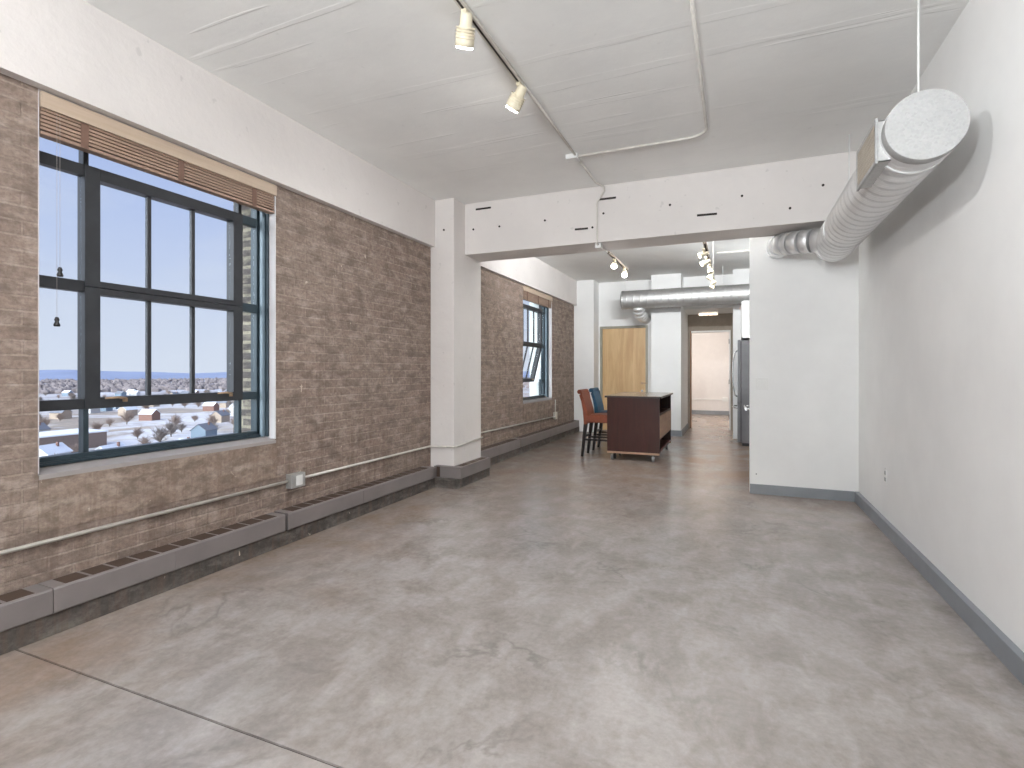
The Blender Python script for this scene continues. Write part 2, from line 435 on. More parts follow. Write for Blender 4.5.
for u, v in [(473.5, 229.5), (499.5, 226.5), (545, 220.5), (592.5, 227.5), (603.5, 213.5), (670, 205), (742, 196), (790, 208.3), (823, 185.3), (832.5, 223.3)]:
    p = at_y(u, v, 5.28)
    if u > 830: p = (p[0], p[1], 2.585)
    bm = bmesh.new(); sweep(bm, [(p[0], 5.272, p[2]), (p[0], 5.29, p[2])], 0.011, 10); obj('anchor_hole', bm, M['dark'], beam)
p = at_y(444, 230, 5.03); bm = bmesh.new(); sweep(bm, [(p[0], 5.022, p[2]), (p[0], 5.04, p[2])], 0.011, 10); obj('anchor_hole', bm, M['dark'], colm)

# right wall, partition, far wall, piers
struct('wall_right', BM(box, XR, XR + .15, YN - .2, 17, 0, ZC), M['white'], 'plain white wall on the right', 'wall')
struct('wall_partition', BM(box, 0.14, XR, 5.95, 6.09, 0, ZC), M['white'], 'white partition wall ending the living room on the right', 'wall')
DX0, DX1 = -2.64, -1.645       # entrance door frame
bm = bmesh.new(); box(bm, XO, DX0, YE, YE + .14, 0, ZC); box(bm, DX1, -1.51, YE, YE + .14, 0, ZC); box(bm, DX0, DX1, YE, YE + .14, 2.19, ZC)
box(bm, -0.953, -0.035, YE, YE + .14, 2.48, ZC)
struct('wall_far', bm, M['white'], 'white far wall around the wooden entrance door', 'wall')
struct('trim_4', BM(box, XL, -2.67, 10.67, YE, 0, ZC), M['white'], 'white corner pier at the far end of the brick wall', 'pier')
struct('trim_5', BM(box, -1.51, -0.953, 10.6, 12.2, 0, ZC), M['white'], 'white boxed pier between entrance door and hallway', 'pier')
struct('trim_6', BM(box, -0.035, XR, 10.6, 12.2, 0, ZC), M['white'], 'white pier at the right of the hallway behind the fridge', 'pier')
# hall and room beyond
bm = bmesh.new(); box(bm, -0.90, -0.09, 12.2, 12.32, 2.12, 2.5); box(bm, -1.51, -0.90, 12.2, 12.32, 0, 2.5); box(bm, -0.09, XR, 12.2, 12.32, 0, 2.5)
struct('wall_hall', bm, M['taupe'], 'taupe wall over the hallway door opening', 'wall')
struct('ceiling_hall', BM(box, -0.953, -0.035, YE + .14, 12.2, 2.48, 2.5), M['white'], 'white hallway ceiling', 'ceiling')
struct('ceiling_bedroom', BM(box, -3.0, XR, 12.32, 16.5, 2.6, 2.7), M['white'], 'ceiling of the room beyond the hallway', 'ceiling')
struct('wall_bedroom', BM(box, -3.0, XR, 16.3, 16.45, 0, 2.6), M['pink'], 'warm white wall of the room beyond the hallway', 'wall')
struct('wall_bedroom_left', BM(box, -3.1, -3.0, 12.32, 16.45, 0, 2.6), M['pink'], 'side wall of the room beyond the hallway', 'wall')
struct('baseboard_bedroom', BM(box, -3.0, XR, 16.28, 16.3, 0, .11), M['basebd'], 'grey baseboard in the room beyond the hallway', 'baseboard')
o = obj('surface_raceway', BM(box, -2.9, -0.25, 16.275, 16.3, 0.42, 0.445), M['plate'], None); tag(o, 'thin white wiring raceway low on the wall beyond the hallway', 'raceway')
bm = bmesh.new(); box(bm, -0.33, -0.18, 16.27, 16.3, 0.38, 0.50, .004); o = obj('wall_outlet', bm, M['plate']); tag(o, 'white outlet box at the end of the raceway beyond the hallway', 'outlet')
bm = bmesh.new(); box(bm, -0.905, -0.88, 12.17, 12.33, 0, 2.12); struct('trim_7', bm, M['jamb_w'], 'brown wooden edge of the hallway door opening', 'door jamb')
bm = bmesh.new(); box(bm, -0.115, -0.085, 12.17, 12.33, 0, 2.12); box(bm, -0.88, -0.115, 12.17, 12.33, 2.09, 2.12)
jb = struct('trim_8', bm, M['white'], 'white jamb of the hallway door opening', 'door jamb')
for z in (0.28, 1.02, 1.88):
    obj('hinge', BM(box, -0.122, -0.110, 12.155, 12.172, z - .05, z + .05), M['black'], jb)

# near wall (behind the photographer) with two tall windows added for soft fill
NW = [(-2.85, -1.10), (-0.85, 0.90)]
bm = bmesh.new(); cur = XO
for a, b in NW:
    box(bm, cur, a, YN - .2, YN, 0, ZC); box(bm, a, b, YN - .2, YN, 0, .35); box(bm, a, b, YN - .2, YN, 2.9, ZC); cur = b
box(bm, cur, XR, YN - .2, YN, 0, ZC)
struct('wall_near', bm, M['white'], 'white wall with added tall windows behind the viewpoint', 'wall')

# baseboards
bb = 0.035
struct('baseboard_right', BM(box, XR - bb, XR, YN, 5.95, 0, .098, .003), M['basebd'], 'grey baseboard along the right wall', 'baseboard')
struct('baseboard_partition', BM(box, 0.14, XR - bb, 5.95 - .02, 5.95, 0, .098, .003), M['basebd'], 'grey baseboard along the partition wall', 'baseboard')
bm = bmesh.new(); box(bm, -1.51, -0.94, 10.585, 10.6, 0, .11); box(bm, -0.953, -0.94, 10.6, 12.17, 0, .11)
struct('baseboard_far', bm, M['basebd'], 'grey baseboard around the boxed pier', 'baseboard')

# concrete curb under the heaters, wrapping the column
bm = bmesh.new()
box(bm, XL, -2.972, YN, 4.93, 0, .105, .006); box(bm, -3.0, -2.704, 4.93, 5.74, 0, .105, .006); box(bm, XL, -2.972, 5.74, 10.67, 0, .105, .006)
struct('trim_9', bm, M['curb'], 'rough dark concrete curb at the foot of the brick wall', 'curb')

# ------------------------------------------------------------------ windows
def make_window(name, a, b, tilt, label, xg=-3.25):
    w = thing(name, label, 'window', (xg, (a + b) / 2, ZS), kind='structure')
    x0, x1 = xg - .03, xg + .03
    z0, z1 = ZS + .012, ZT
    bm = bmesh.new()
    box(bm, x0, x1, a + .004, a + .055, z0, z1, .003); box(bm, x0, x1, b - .055, b - .004, z0, z1, .003)
    box(bm, x0, x1, a + .004, b - .004, z0, z0 + .045, .003); box(bm, x0, x1, a + .004, b - .004, z1 - .05, z1, .003)
    # inner step of the frame
    box(bm, x1 - .004, x1 + .012, b - .03, b - .006, z0, z1, .002); box(bm, x1 - .004, x1 + .012, a + .006, a + .03, z0, z1, .002)
    box(bm, x1 - .004, x1 + .012, a + .03, b - .03, z0, z0 + .022, .002)
    b2 = bmesh.new(); q0, q1 = b - .040, b - .006
    for (r0, r1) in ((q0, q1), (a + b - q1, a + b - q0)): box(b2, x1 + .012, xg + .070, r0, r1, z0 + .005, z1, .002)
    obj('glazing_stop', b2, M['frame_l'], w)
    q0 = b - .020
    for (r0, r1) in ((q0, q1), (a + b - q1, a + b - q0)): box(bm, xg + .070, xg + .100, r0, r1, z0 + .005, z1, .002)
    box(bm, x1 + .008, x1 + .022, a + .02, b - .03, z0 + .004, z0 + .016, .002)
    obj('frame', bm, M['frame_t'], w)
    s0, s1 = a + .262, b - .175       # centre sash, as measured
    s0, s1 = a + .268, b - .178
    R = [z0 + .045, 1.045, 1.10, 1.675, 1.735, 2.30, 2.36, z1 - .05]
    for (ra, rb) in ((R[1], R[2]), (R[3], R[4]), (R[5], R[6])):
        obj('transom_bar', BM(box, x0 + .008, x1 - .004, a + .05, s0 + .01, ra, rb, .003), M['frame'], w)
        obj('transom_bar', BM(box, x0 + .008, x1 - .004, s1 - .01, b - .05, ra, rb, .003), M['frame_t'], w)
    for y in (s0 + .012, s1 - .012):
        obj('mullion', BM(box, x0 + .008, x1 - .008, y - .013, y + .013, R[0], R[1] + .005, .002), M['frame_t'], w)
        obj('mullion', BM(box, x0 + .008, x1 - .008, y - .013, y + .013, R[6], R[7], .002), M['frame'], w)
    def pane(y0, y1, za, zb, par=w):
        return obj('pane', BM(box, xg - .002, xg + .002, y0 + .001, y1 - .001, za + .001, zb - .001), M['glass'], par)
    for (ra, rb) in ((R[0], R[1]), (R[2], R[3]), (R[4], R[5]), (R[6], R[7])):
        pane(a + .055, s0, ra, rb); pane(s1, b - .055, ra, rb)
    pane(s0 + .025, s1 - .025, R[0], R[1]); pane(s0 + .025, s1 - .025, R[6], R[7])
    # vertical stubs closing the side lights
    for k, (za, zb, open_) in enumerate(((R[1], (R[3] + R[4]) / 2 - .002, tilt), ((R[3] + R[4]) / 2 + .002, R[6], False))):
        s = bpy.data.objects.new('sash', None); COL.objects.link(s); s.parent = w
        s.location = Vector((xg, (s0 + s1) / 2, zb)) - wloc(w)
        # sash frame
        bm = bmesh.new()
        st = .075
        box(bm, x0 - .004, x1 + .006, s0, s0 + st, za, zb, .003); box(bm, x0 - .004, x1 + .006, s1 - st, s1, za, zb, .003)
        lo = .06 if k == 0 else .035; hi = .035 if k == 0 else .065
        box(bm, x0 - .004, x1 + .006, s0 + st, s1 - st, za, za + lo, .003); box(bm, x0 - .004, x1 + .006, s0 + st, s1 - st, zb - hi, zb, .003)
        obj('sash_frame', bm, M['frame'], s)
        wy = (s1 - s0 - 2 * st) / 3
        for j in (1, 2):
            y = s0 + st + wy * j
            obj('glazing_bar', BM(box, xg - .010, xg + .012, y - .012, y + .012, za + lo, zb - hi, .003), M['frame'], s)
        for j in range(3):
            pane(s0 + st + wy * j + (.012 if j else 0), s0 + st + wy * (j + 1) - (.012 if j < 2 else 0), za + lo, zb - hi, s)
        if k == 0:
            for y in (s0 + .17, s1 - .13):
                bm = bmesh.new()
                sweep(bm, [(x1 + .008, y + .03, za + .045), (x1 + .03, y + .02, za + .05), (x1 + .034, y - .02, za + .058), (x1 + .03, y - .085, za + .055)], [.008, .008, .007, .005], 8)
                box(bm, x1 + .004, x1 + .014, y + .018, y + .042, za + .030, za + .052, .002)
                obj('handle', bm, M['brass'], s)
        if open_: s.rotation_euler = (0, 0.24, 0)
    return w
make_window('window_1', *WIN[0], False, 'large dark steel multi-pane window in the brick wall near the front')
make_window('window_2', *WIN[1], True, 'smaller-looking far steel window with its lower sash tilted open')
make_window('window_3', *WIN[2], False, 'assumed steel multi-pane window in the brick wall behind the viewpoint')  # assumed window out of view, lets in more daylight
for i, (a, b) in enumerate(NW):  # windows out of view, added to let in soft fill light
    w = thing('window_%d' % (4 + i), 'tall added fill window in the wall behind the viewpoint, ' + ('nearer the brick wall' if i == 0 else 'nearer the white wall'), 'window', ((a + b) / 2, YN - .1, .35), kind='structure')
    bm = bmesh.new()
    for x in (a, (a + b) / 2 - .025, b - .05): box(bm, x, x + .05, YN - .13, YN - .07, .35, 2.9, .003)
    for z in (.35, 1.2, 2.05, 2.85): box(bm, a + .05, b - .05, YN - .125, YN - .075, z, z + .05, .003)
    obj('frame', bm, M['frame'], w)
    obj('pane', BM(box, a + .04, b - .04, YN - .102, YN - .098, 0.39, 2.86), M['glass'], w)

# ------------------------------------------------------------------ blinds
def make_blind(a, b, label, cords):
    t = thing('window_blind', label, 'window blind', (-3.11, (a + b) / 2, 2.40), group=None)
    bm = bmesh.new(); box(bm, -3.093, -3.077, a + .008, b - .004, 2.525, 2.602, .003); obj('valance', bm, M['valance'], t)
    obj('head_rail', BM(box, -3.145, -3.096, a + .01, b - .01, 2.555, 2.60), M['blind'], t)
    z = 2.545
    for i in range(7):
        dz = -0.0185
        zc = 2.540 + i * dz
        bm = bmesh.new()
        prism(bm, [(-3.142, zc - .007), (-3.094, zc - .0065), (-3.094, zc + .0065), (-3.142, zc + .006)], 'y', a + .012 + .002 * (i % 2), b - .01 - .002 * (i % 3))
        obj('slat', bm, M['blind'], t)
    bm = bmesh.new(); box(bm, -3.145, -3.092, a + .012, b - .01, 2.398, 2.414, .003); obj('bottom_rail', bm, M['blind'], t)
    for f in (.14, .50, .87):
        y = a + (b - a) * f
        obj('ladder_tape', BM(box, -3.0925, -3.0905, y - .018, y + .018, 2.40, 2.53), M['tape'], t)
    for (y, z1) in cords:
        obj('pull_cord', BM(sweep, [(-3.085, y, 2.53), (-3.085, y, z1 + .02)], 0.0008, 6), M['cord'], t)
        bm = bmesh.new(); sweep(bm, [(-3.085, y, z1 + .026), (-3.085, y, z1 + .012), (-3.085, y, z1 + .004), (-3.085, y, z1 - .012), (-3.085, y, z1 - .02)], [.006, .011, .007, .014, .012], 12)
        obj('tassel', bm, M['black'], t)
    return t
make_blind(*WIN[0], 'tan wooden venetian blind drawn up at the top of the large front window', [(1.553, 1.738), (1.54, 1.49)])
make_blind(*WIN[1], 'tan wooden venetian blind drawn up at the top of the far window', [])

# ------------------------------------------------------------------ heater covers
def heater(y0, y1, label, z1=.226, xf=-2.958, slots=True, first=.05):
    t = thing('radiator_cover', label, 'radiator cover', ((XL + xf) / 2, (y0 + y1) / 2, .105), group=None)
    bm = bmesh.new()
    prism(bm, [(XL + .001, .106), (xf - .004, .106), (xf, .112), (xf, z1 - .008), (xf - .006, z1), (XL + .001, z1 + .002)], 'y', y0, y1)
    # front panel lap joint
    ym = y0 + (y1 - y0) * .42
    box(bm, xf, xf + .002, ym, ym + .006, .11, z1 - .01)
    obj('cover', bm, M['heater'], t)
    if slots:
        n = int((y1 - y0 - 2 * first) / .108)
        st = (y1 - y0 - 2 * first) / n
        for i in range(n):
            ya = y0 + first + i * st + .006; yb = ya + st - .018
            f = lambda x: z1 + .002 * (xf - .006 - x) / (xf - .006 - XL)
            bm = bmesh.new()
            prism(bm, [(XL + .008, f(XL + .008) - .002), (xf - .016, f(xf - .016) - .002), (xf - .016, f(xf - .016) + .0015), (XL + .008, f(XL + .008) + .0015)], 'y', ya, yb)
            # wire bars across the slot
            obj('vent_slot', bm, M['slot'], t)
    return t
heater(-1.2, 0.52, 'grey slotted radiator cover running out of the picture at the front left')
heater(0.525, 1.46, 'short grey slotted radiator cover under the left end of the big window')
heater(1.465, 2.86, 'grey slotted radiator cover under the right half of the big window')
heater(2.885, 4.87, 'grey slotted radiator cover between the big window and the column', z1=.228, xf=-2.955)
heater(5.765, 7.35, 'grey slotted radiator cover just beyond the column', z1=.235)
heater(7.40, 10.60, 'long grey slotted radiator cover under the far window', z1=.235)
t = thing('radiator_cover', 'dark grey radiator cover wrapping the foot of the column', 'radiator cover', (-2.8, 5.2, .105))
bm = bmesh.new(); box(bm, -3.0, -2.675, 4.955, 5.029, .106, .225, .004); box(bm, -2.795, -2.675, 5.029, 5.70, .106, .225, .004); box(bm, -2.96, -2.795, 5.692, 5.76, .106, .225, .004)
obj('cover', bm, M['heater'], t)
obj('end_panel', BM(box, -3.085, -2.965, 4.87, 4.955, .106, .215), M['heater'], t)
obj('gap', BM(box, -2.965, -2.925, 4.951, 4.9555, .112, .222), M['slot'], t)
for i in range(3):
    obj('vent_slot', BM(box, -2.77, -2.70, 5.06 + i * .21, 5.24 + i * .21, .2245, .2262), M['slot'], t)

# ------------------------------------------------------------------ wall conduits, outlets, switch
ZP = .428
bm = bmesh.new(); r = .0105
sweep(bm, [(XL + .02, -1.5, ZP - .01), (XL + .02, 2.99, ZP)], r, 10)
o = obj('conduit_pipe', bm, M['pipe']); tag(o, 'galvanised conduit along the brick wall left of the outlet box', 'conduit')
bm = bmesh.new()
sweep(bm, [(XL + .02, 3.13, ZP), (XL + .02, 4.96, ZP)] + arc((XL + .05, 4.96, ZP), .03, PI, PI / 2, 4, 'xy') + [(-2.87, 4.995, ZP + .004)], r, 10)
o = obj('conduit_pipe', bm, M['pipe']); tag(o, 'galvanised conduit between the outlet box and the column', 'conduit')
bm = bmesh.new()
sweep(bm, [(-2.87, 5.008, ZP + .004), (-2.80, 5.008, ZP + .004)] + arc((-2.80, 5.028, ZP + .004), .02, -PI / 2, 0, 4, 'xy') + [(-2.78, 5.70, ZP + .03)], r * .9, 10)
o = obj('conduit_pipe', bm, M['pipe_w']); tag(o, 'white painted conduit wrapping around the column', 'conduit')
bm = bmesh.new(); box(bm, XL, XL + .055, 2.99, 3.13, ZP - .055, ZP + .05, .004)
o = obj('box_body', bm, M['galv_d']); t = thing('outlet_box', 'metal outlet box with a white outlet on the brick wall', 'outlet', (XL, 3.06, ZP - .055)); o.location -= t.location; o.parent = t
bm = bmesh.new(); box(bm, XL + .055, XL + .059, 3.035, 3.10, ZP - .04, ZP + .035, .002); obj('face', bm, M['plate'], t)
bm = bmesh.new()
sweep(bm, [(XL + .02, 5.80, .445), (XL + .02, 9.30, .41)], r, 10)
o = obj('conduit_pipe', bm, M['pipe']); tag(o, 'galvanised conduit along the far brick wall beyond the column', 'conduit')
bm = bmesh.new(); sweep(bm, [(XL + .02, 5.775, .46), (XL + .02, 5.775, 1.08)], r, 8)
o = obj('conduit_pipe', bm, M['pipe_w']); tag(o, 'short vertical conduit on the brick just behind the column', 'conduit')
for z, nm in ((1.10, 'upper small white switch box on the brick behind the column'), (.43, 'lower small white outlet box on the brick behind the column')):
    bm = bmesh.new(); box(bm, XL, XL + .045, 5.73, 5.82, z - .04, z + .05, .003); o = obj('switch_box', bm, M['plate']); tag(o, nm, 'electrical box')
bm = bmesh.new(); sweep(bm, [(XL + .02, 9.37, .50), (XL + .02, 9.37, .72)], r, 8)
o = obj('conduit_pipe', bm, M['pipe_w']); tag(o, 'short vertical conduit beside the lower corner of the far window', 'conduit')
bm = bmesh.new(); box(bm, XL, XL + .045, 9.31, 9.42, .36, .49, .003); o = obj('switch_box', bm, M['pipe']); tag(o, 'grey outlet box on the brick below the far window', 'electrical box')

t = thing('light_switch', 'white double light switch on the partition wall', 'light switch', (at_y(762, 384, 5.95)[0], 5.95, 1.06))
cx = t.location.x
bm = bmesh.new(); box(bm, cx - .06, cx + .06, 5.944, 5.95, 1.06, 1.18, .002); obj('plate', bm, M['plate'], t)
for d in (-.026, .026):
    bm = bmesh.new(); box(bm, cx + d - .016, cx + d + .016, 5.940, 5.945, 1.088, 1.152, .0015); obj('rocker', bm, M['plate'], t)
t = thing('wall_outlet', 'white duplex outlet on the right wall', 'outlet', (XR, 4.96, .37))
bm = bmesh.new(); box(bm, XR - .006, XR, 4.925, 4.995, .37, .485, .002); obj('plate', bm, M['plate'], t)
for z in (.402, .452):
    bm = bmesh.new(); box(bm, XR - .0085, XR - .005, 4.945, 4.975, z - .014, z + .014, .001); obj('socket', bm, M['rubber'], t)
bm = bmesh.new(); sweep(bm, [(0.20, 5.951, .20), (.20, 5.944, .20)], .007, 8); o = obj('cable_stub', bm, M['rubber']); tag(o, 'tiny grey cable stub low on the partition wall', 'cable stub')

# ------------------------------------------------------------------ ceiling conduits and junction boxes
zc = ZC - .014; XT = -1.265
bm = bmesh.new(); sweep(bm, [(XT, 3.20, zc), (XT, 4.40, zc)], .010, 8)
o = obj('ceiling_conduit', bm, M['pipe_w']); tag(o, 'white conduit on the ceiling from the track light to the junction box', 'conduit')
bm = bmesh.new(); box(bm, XT - .085, XT + .02, 4.40, 4.50, ZC - .04, ZC, .004)
o = obj('junction_box', bm, M['plate']); tag(o, 'white junction box on the ceiling before the cross beam', 'junction box')
bm = bmesh.new()
xb = XT - .018
sweep(bm, [(XT, 4.50, zc), (XT, 5.12, zc), (XT + .05, 5.23, zc - .01), (XT + .055, 5.255, zc - .05), (xb, 5.265, zc - .15), (xb, 5.265, 2.58), (xb, 5.25, 2.545), (xb, 5.27, 2.532), (xb, 5.30, 2.532)], .010, 8)
o = obj('ceiling_conduit', bm, M['pipe_w']); tag(o, 'white conduit bending from the ceiling down the cross beam', 'conduit')
bm = bmesh.new()
pts = [(XT + .02, 4.44, zc), (-.34, 4.44, zc)] + arc((-.34, 4.30, zc), .14, PI / 2, 0, 6, 'xy') + [(-.20, 1.2, zc)]
sweep(bm, pts, .011, 8)
o = obj('ceiling_conduit', bm, M['pipe_w']); tag(o, 'white conduit across the ceiling with a rounded right-angle bend', 'conduit')
bm = bmesh.new(); box(bm, xb - .03, xb + .03, 5.30, 5.39, 2.50, 2.552, .004)
o = obj('junction_box', bm, M['plate']); tag(o, 'small white junction box under the cross beam', 'junction box')
bm = bmesh.new(); sweep(bm, [(xb, 5.39, 2.53), (xb, 5.72, 2.545)], .010, 8)
o = obj('ceiling_conduit', bm, M['pipe_w']); tag(o, 'short white conduit under the cross beam', 'conduit')

# ------------------------------------------------------------------ track lights
M['bulb'] = mat_emit('lamp_lens', (1, 0.97, 0.92, 1), 22)
def head(parent, x, y, z, d, power, length=.12, rad=.05, lit=True, spot=2.3):
    """lamp head: stem from the track, cylindrical housing aimed along d"""
    d = Vector(d).normalized(); p = Vector((x, y, z))
    c = p + Vector((0, 0, -.05))
    bm = bmesh.new()
    box(bm, x - .014, x + .014, y - .03, y + .03, z - .022, z, .003)
    sweep(bm, [p + Vector((0, 0, -.02)), c], .007, 8)
    b0 = c + Vector((0, 0, -.01)) - d * .02
    sweep(bm, [b0 - d * .03, b0 - d * .02, b0 + d * .03, b0 + d * .04, b0 + d * (length - .02), b0 + d * (length)],
          [rad * .45, rad * .62, rad * .66, rad * .9, rad, rad], 18)
    for k in range(4):   # cooling rings
        q = b0 + d * (.036 + .014 * k); sweep(bm, [q, q + d * .005], rad * 1.04, 18)
    h = obj('lamp_head', bm, M['lampw'], parent)
    bm = bmesh.new(); e = b0 + d * (length + .001); sweep(bm, [e - d * .002, e + d * .009], rad * .86, 18)
    obj('lens', bm, M['bulb'] if lit else M['plate'], h)
    if power:
        l = bpy.data.lights.new('lamp_light', 'SPOT'); l.energy = power; l.color = (.98, .985, 1)
        l.spot_size = spot; l.spot_blend = 0.9; l.shadow_soft_size = .05
        lo = bpy.data.objects.new('lamp_light', l); COL.objects.link(lo); lo.parent = h
        lo.location = (e + d * .02) - wloc(h); lo.rotation_euler = d.to_track_quat('-Z', 'Y').to_euler()
    return h
def track(x, y0, y1, z, label, heads, m, power, hang=None, w=.018, hl=.12, hr=.05):
    t = thing('track_light', label, 'track light', (x, (y0 + y1) / 2, z))
    bm = bmesh.new(); box(bm, x - w, x + w, y0, y1, z, z + .022, .002); obj('track', bm, m, t)
    obj('track_groove', BM(box, x - w * .35, x + w * .35, y0 + .01, y1 - .01, z - .001, z + .004), M['dark'], t)
    for (y, dx, d) in heads: head(t, x + dx, y, z, d, power * (3 if y < 2 else 1), hl, hr)  # heads out of view are added fill and run stronger
    if hang:
        for y in hang: obj('hanger', BM(sweep, [(x, y, z + .02), (x, y, ZC)], .004, 6), M['pipe_w'], t)
    return t
track(XT - .01, -2.9, 3.22, ZC - .024, 'long ceiling track light running toward the viewer, its unseen heads added as fill',
      [(3.16, 0, (-.62, .25, -.72)), (2.42, 0, (-.35, .5, -.8)), (1.0, 0, (.7, .3, -.5)), (0.0, 0, (-.4, .6, -.6)), (-1.0, 0, (.6, .4, -.6)), (-1.8, 0, (-.5, .6, -.6)), (-2.6, 0, (.2, .8, -.5))], M['track_w'], 22)
track(xb + .01, 5.72, 6.80, 2.535, 'short brown track light with two lit lamps beyond the cross beam',
      [(6.05, 0, (.1, -.8, -.55)), (6.66, 0, (.1, -.8, -.55))], M['track'], 1.5, hang=None, hl=.075, hr=.036)
track(-.285, 5.75, 8.2, 2.55, 'track light with a row of cream lamps leading to the hallway',
      [(5.98, -.02, (-.9, -.1, -.3)), (6.42, -.02, (-.9, .1, -.35)), (6.85, 0, (.2, -.4, -.8)), (7.3, 0, (-.5, -.3, -.8)), (7.72, 0, (.3, -.4, -.8)), (8.1, 0, (-.4, -.3, -.8))], M['track'], 0.8, hang=(8.0,), hl=.06, hr=.03)

def fill_torchiere(x, y, label, power, d=(0, 0, 1), cone=2.2):  # unseen floor lamps, added to brighten the ceiling and walls
    t = thing('fill_floor_lamp', label, 'added fill lamp', (x, y, 0)); d = Vector(d).normalized(); p = Vector((x, y, 1.70))
    bm = bmesh.new(); sweep(bm, [(x, y, 0), (x, y, .015), (x, y, .03)], [.14, .14, .03], 28); obj('base', bm, M['black'], t)
    bm = bmesh.new(); sweep(bm, [(x, y, .03), (x, y, 1.70)], .011, 12); obj('pole', bm, M['black'], t)
    bm = bmesh.new(); sweep(bm, [p - d * .02, p, p + d * .04, p + d * .11], [.03, .06, .12, .16], 32); obj('lamp_shade', bm, M['plate'], t)
    l = bpy.data.lights.new('lamp_light', 'SPOT'); l.energy = power; l.color = (.93, .975, 1); l.shadow_soft_size = .14; l.spot_size = cone; l.spot_blend = .6
    lo = bpy.data.objects.new('lamp_light', l); COL.objects.link(lo); lo.parent = t; lo.location = Vector((0, 0, 1.70)) + d * .2; lo.rotation_euler = d.to_track_quat('-Z', 'Y').to_euler()
fill_torchiere(-1.5, -2.4, 'added black fill lamp with tilted shade behind the viewpoint, the nearer one', 390, (.30, .66, .72), 2.0)
fill_torchiere(-0.6, -4.6, 'added black fill lamp with tilted shade behind the viewpoint, the one nearer the tall windows', 330, (.1, .74, .68), 1.8)
fill_torchiere(0.62, 8.4, 'black torchiere added as unseen fill in the kitchen behind the partition wall', 20)
def fill_strip(x0, x1, label, power):  # unseen strips, added to brighten the far half of the room
    y = 5.69
    t = thing('fill_strip', label, 'added fill light', ((x0 + x1) / 2, y, 2.86))
    bm = bmesh.new(); box(bm, x0, x1, y, y + .05, 2.86, 2.93, .004); obj('housing', bm, M['plate'], t)
    bm = bmesh.new(); sweep(bm, [(x0 + .02, y + .065, 2.895), (x1 - .02, y + .065, 2.895)], .014, 12); obj('tube', bm, mat_emit('fill_tube_glow', (1, .99, .97, 1), 3), t)
    l = bpy.data.lights.new('fill_tube_light', 'AREA'); l.shape = 'RECTANGLE'; l.size = x1 - x0 - .04; l.size_y = .05; l.energy = power; l.color = (.95, .98, 1)
    lo = bpy.data.objects.new('fill_tube_light', l); COL.objects.link(lo); lo.parent = t; lo.location = (0, .09, .03)
    lo.rotation_euler = Vector((0, .7, .7)).to_track_quat('-Z', 'Z').to_euler()
fill_strip(-1.18, -.72, 'added white fill strip hidden on the back of the cross beam, nearer the column', 60)
fill_strip(-.55, -.09, 'added white fill strip hidden on the back of the cross beam, nearer the partition wall', 78)
# hall ceiling light
t = thing('ceiling_light', 'small rectangular beige ceiling light in the hallway', 'ceiling light', (-.51, 11.7, 2.42))
bm = bmesh.new(); box(bm, -.70, -.32, 11.62, 11.78, 2.45, 2.48, .004); obj('base', bm, M['plate'], t)
bm = bmesh.new()
for k in range(4): box(bm, -.695 + k * .094, -.695 + k * .094 + .085, 11.63, 11.77, 2.405, 2.45, .01)
obj('diffuser', bm, mat_emit('hall_diffuser', (1, .86, .70, 1), .8), t)
# bedroom lamp, out of sight above the opening
t = thing('ceiling_light', 'round ceiling light in the room beyond the hallway', 'ceiling light', (-1.2, 14.2, 2.54))
bm = bmesh.new(); sweep(bm, [(-1.2, 14.2, 2.6), (-1.2, 14.2, 2.56), (-1.2, 14.2, 2.53)], [.18, .18, .12], 24); obj('diffuser', bm, mat_emit('room_diffuser', (1, .93, .84, 1), 4), t)
l = bpy.data.lights.new('room_light', 'POINT'); l.energy = 62; l.color = (1, .94, .88); l.shadow_soft_size = .15
lo = bpy.data.objects.new('room_light', l); COL.objects.link(lo); lo.parent = t; lo.location = (0, 0, -.22)

# ------------------------------------------------------------------ ducts
def spiral(bm, axis, c, R, a0, a1, pitch=.11, seg=56, step=.0065, amp=.0055):
    n = int((a1 - a0) / step); rings = []
    for i in range(n + 1):
        a = a0 + (a1 - a0) * i / n; ring = []
        for k in range(seg):
            th = 2 * PI * k / seg
            ph = (a / pitch + k / seg) % 1.0
            r = R + (amp if ph < .09 else (-amp * .3 if ph < .16 else 0)) + .0006 * math.sin(ph * 2 * PI * 4)
            u, v = r * math.cos(th), r * math.sin(th)
            ring.append(bm.verts.new((c[0] + u, a, c[1] + v) if axis == 'y' else (a, c[0] + u, c[1] + v)))
        rings.append(ring)
    for i in range(n):
        for k in range(seg):
            f = bm.faces.new((rings[i][k], rings[i][(k + 1) % seg], rings[i + 1][(k + 1) % seg], rings[i + 1][k])); f.smooth = True
    bm.faces.new(rings[0]); bm.faces.new(rings[-1])
DX, DZ, DR = .812, 2.385, .157
t = thing('air_duct', 'large round spiral duct with a flat end cap below the ceiling at the right wall', 'air duct', (DX, 4.2, DZ - DR))
bm = bmesh.new(); spiral(bm, 'y', (DX, DZ), DR, 3.04, 5.43); obj('duct_body', bm, M['galv'], t)
bm = bmesh.new(); sweep(bm, [(DX, 2.985, DZ), (DX, 2.99, DZ), (DX, 3.05, DZ), (DX, 3.055, DZ)], [DR + .002, DR + .004, DR + .004, DR + .001], 64)
cp = obj('end_cap', bm, M['cap'], t)
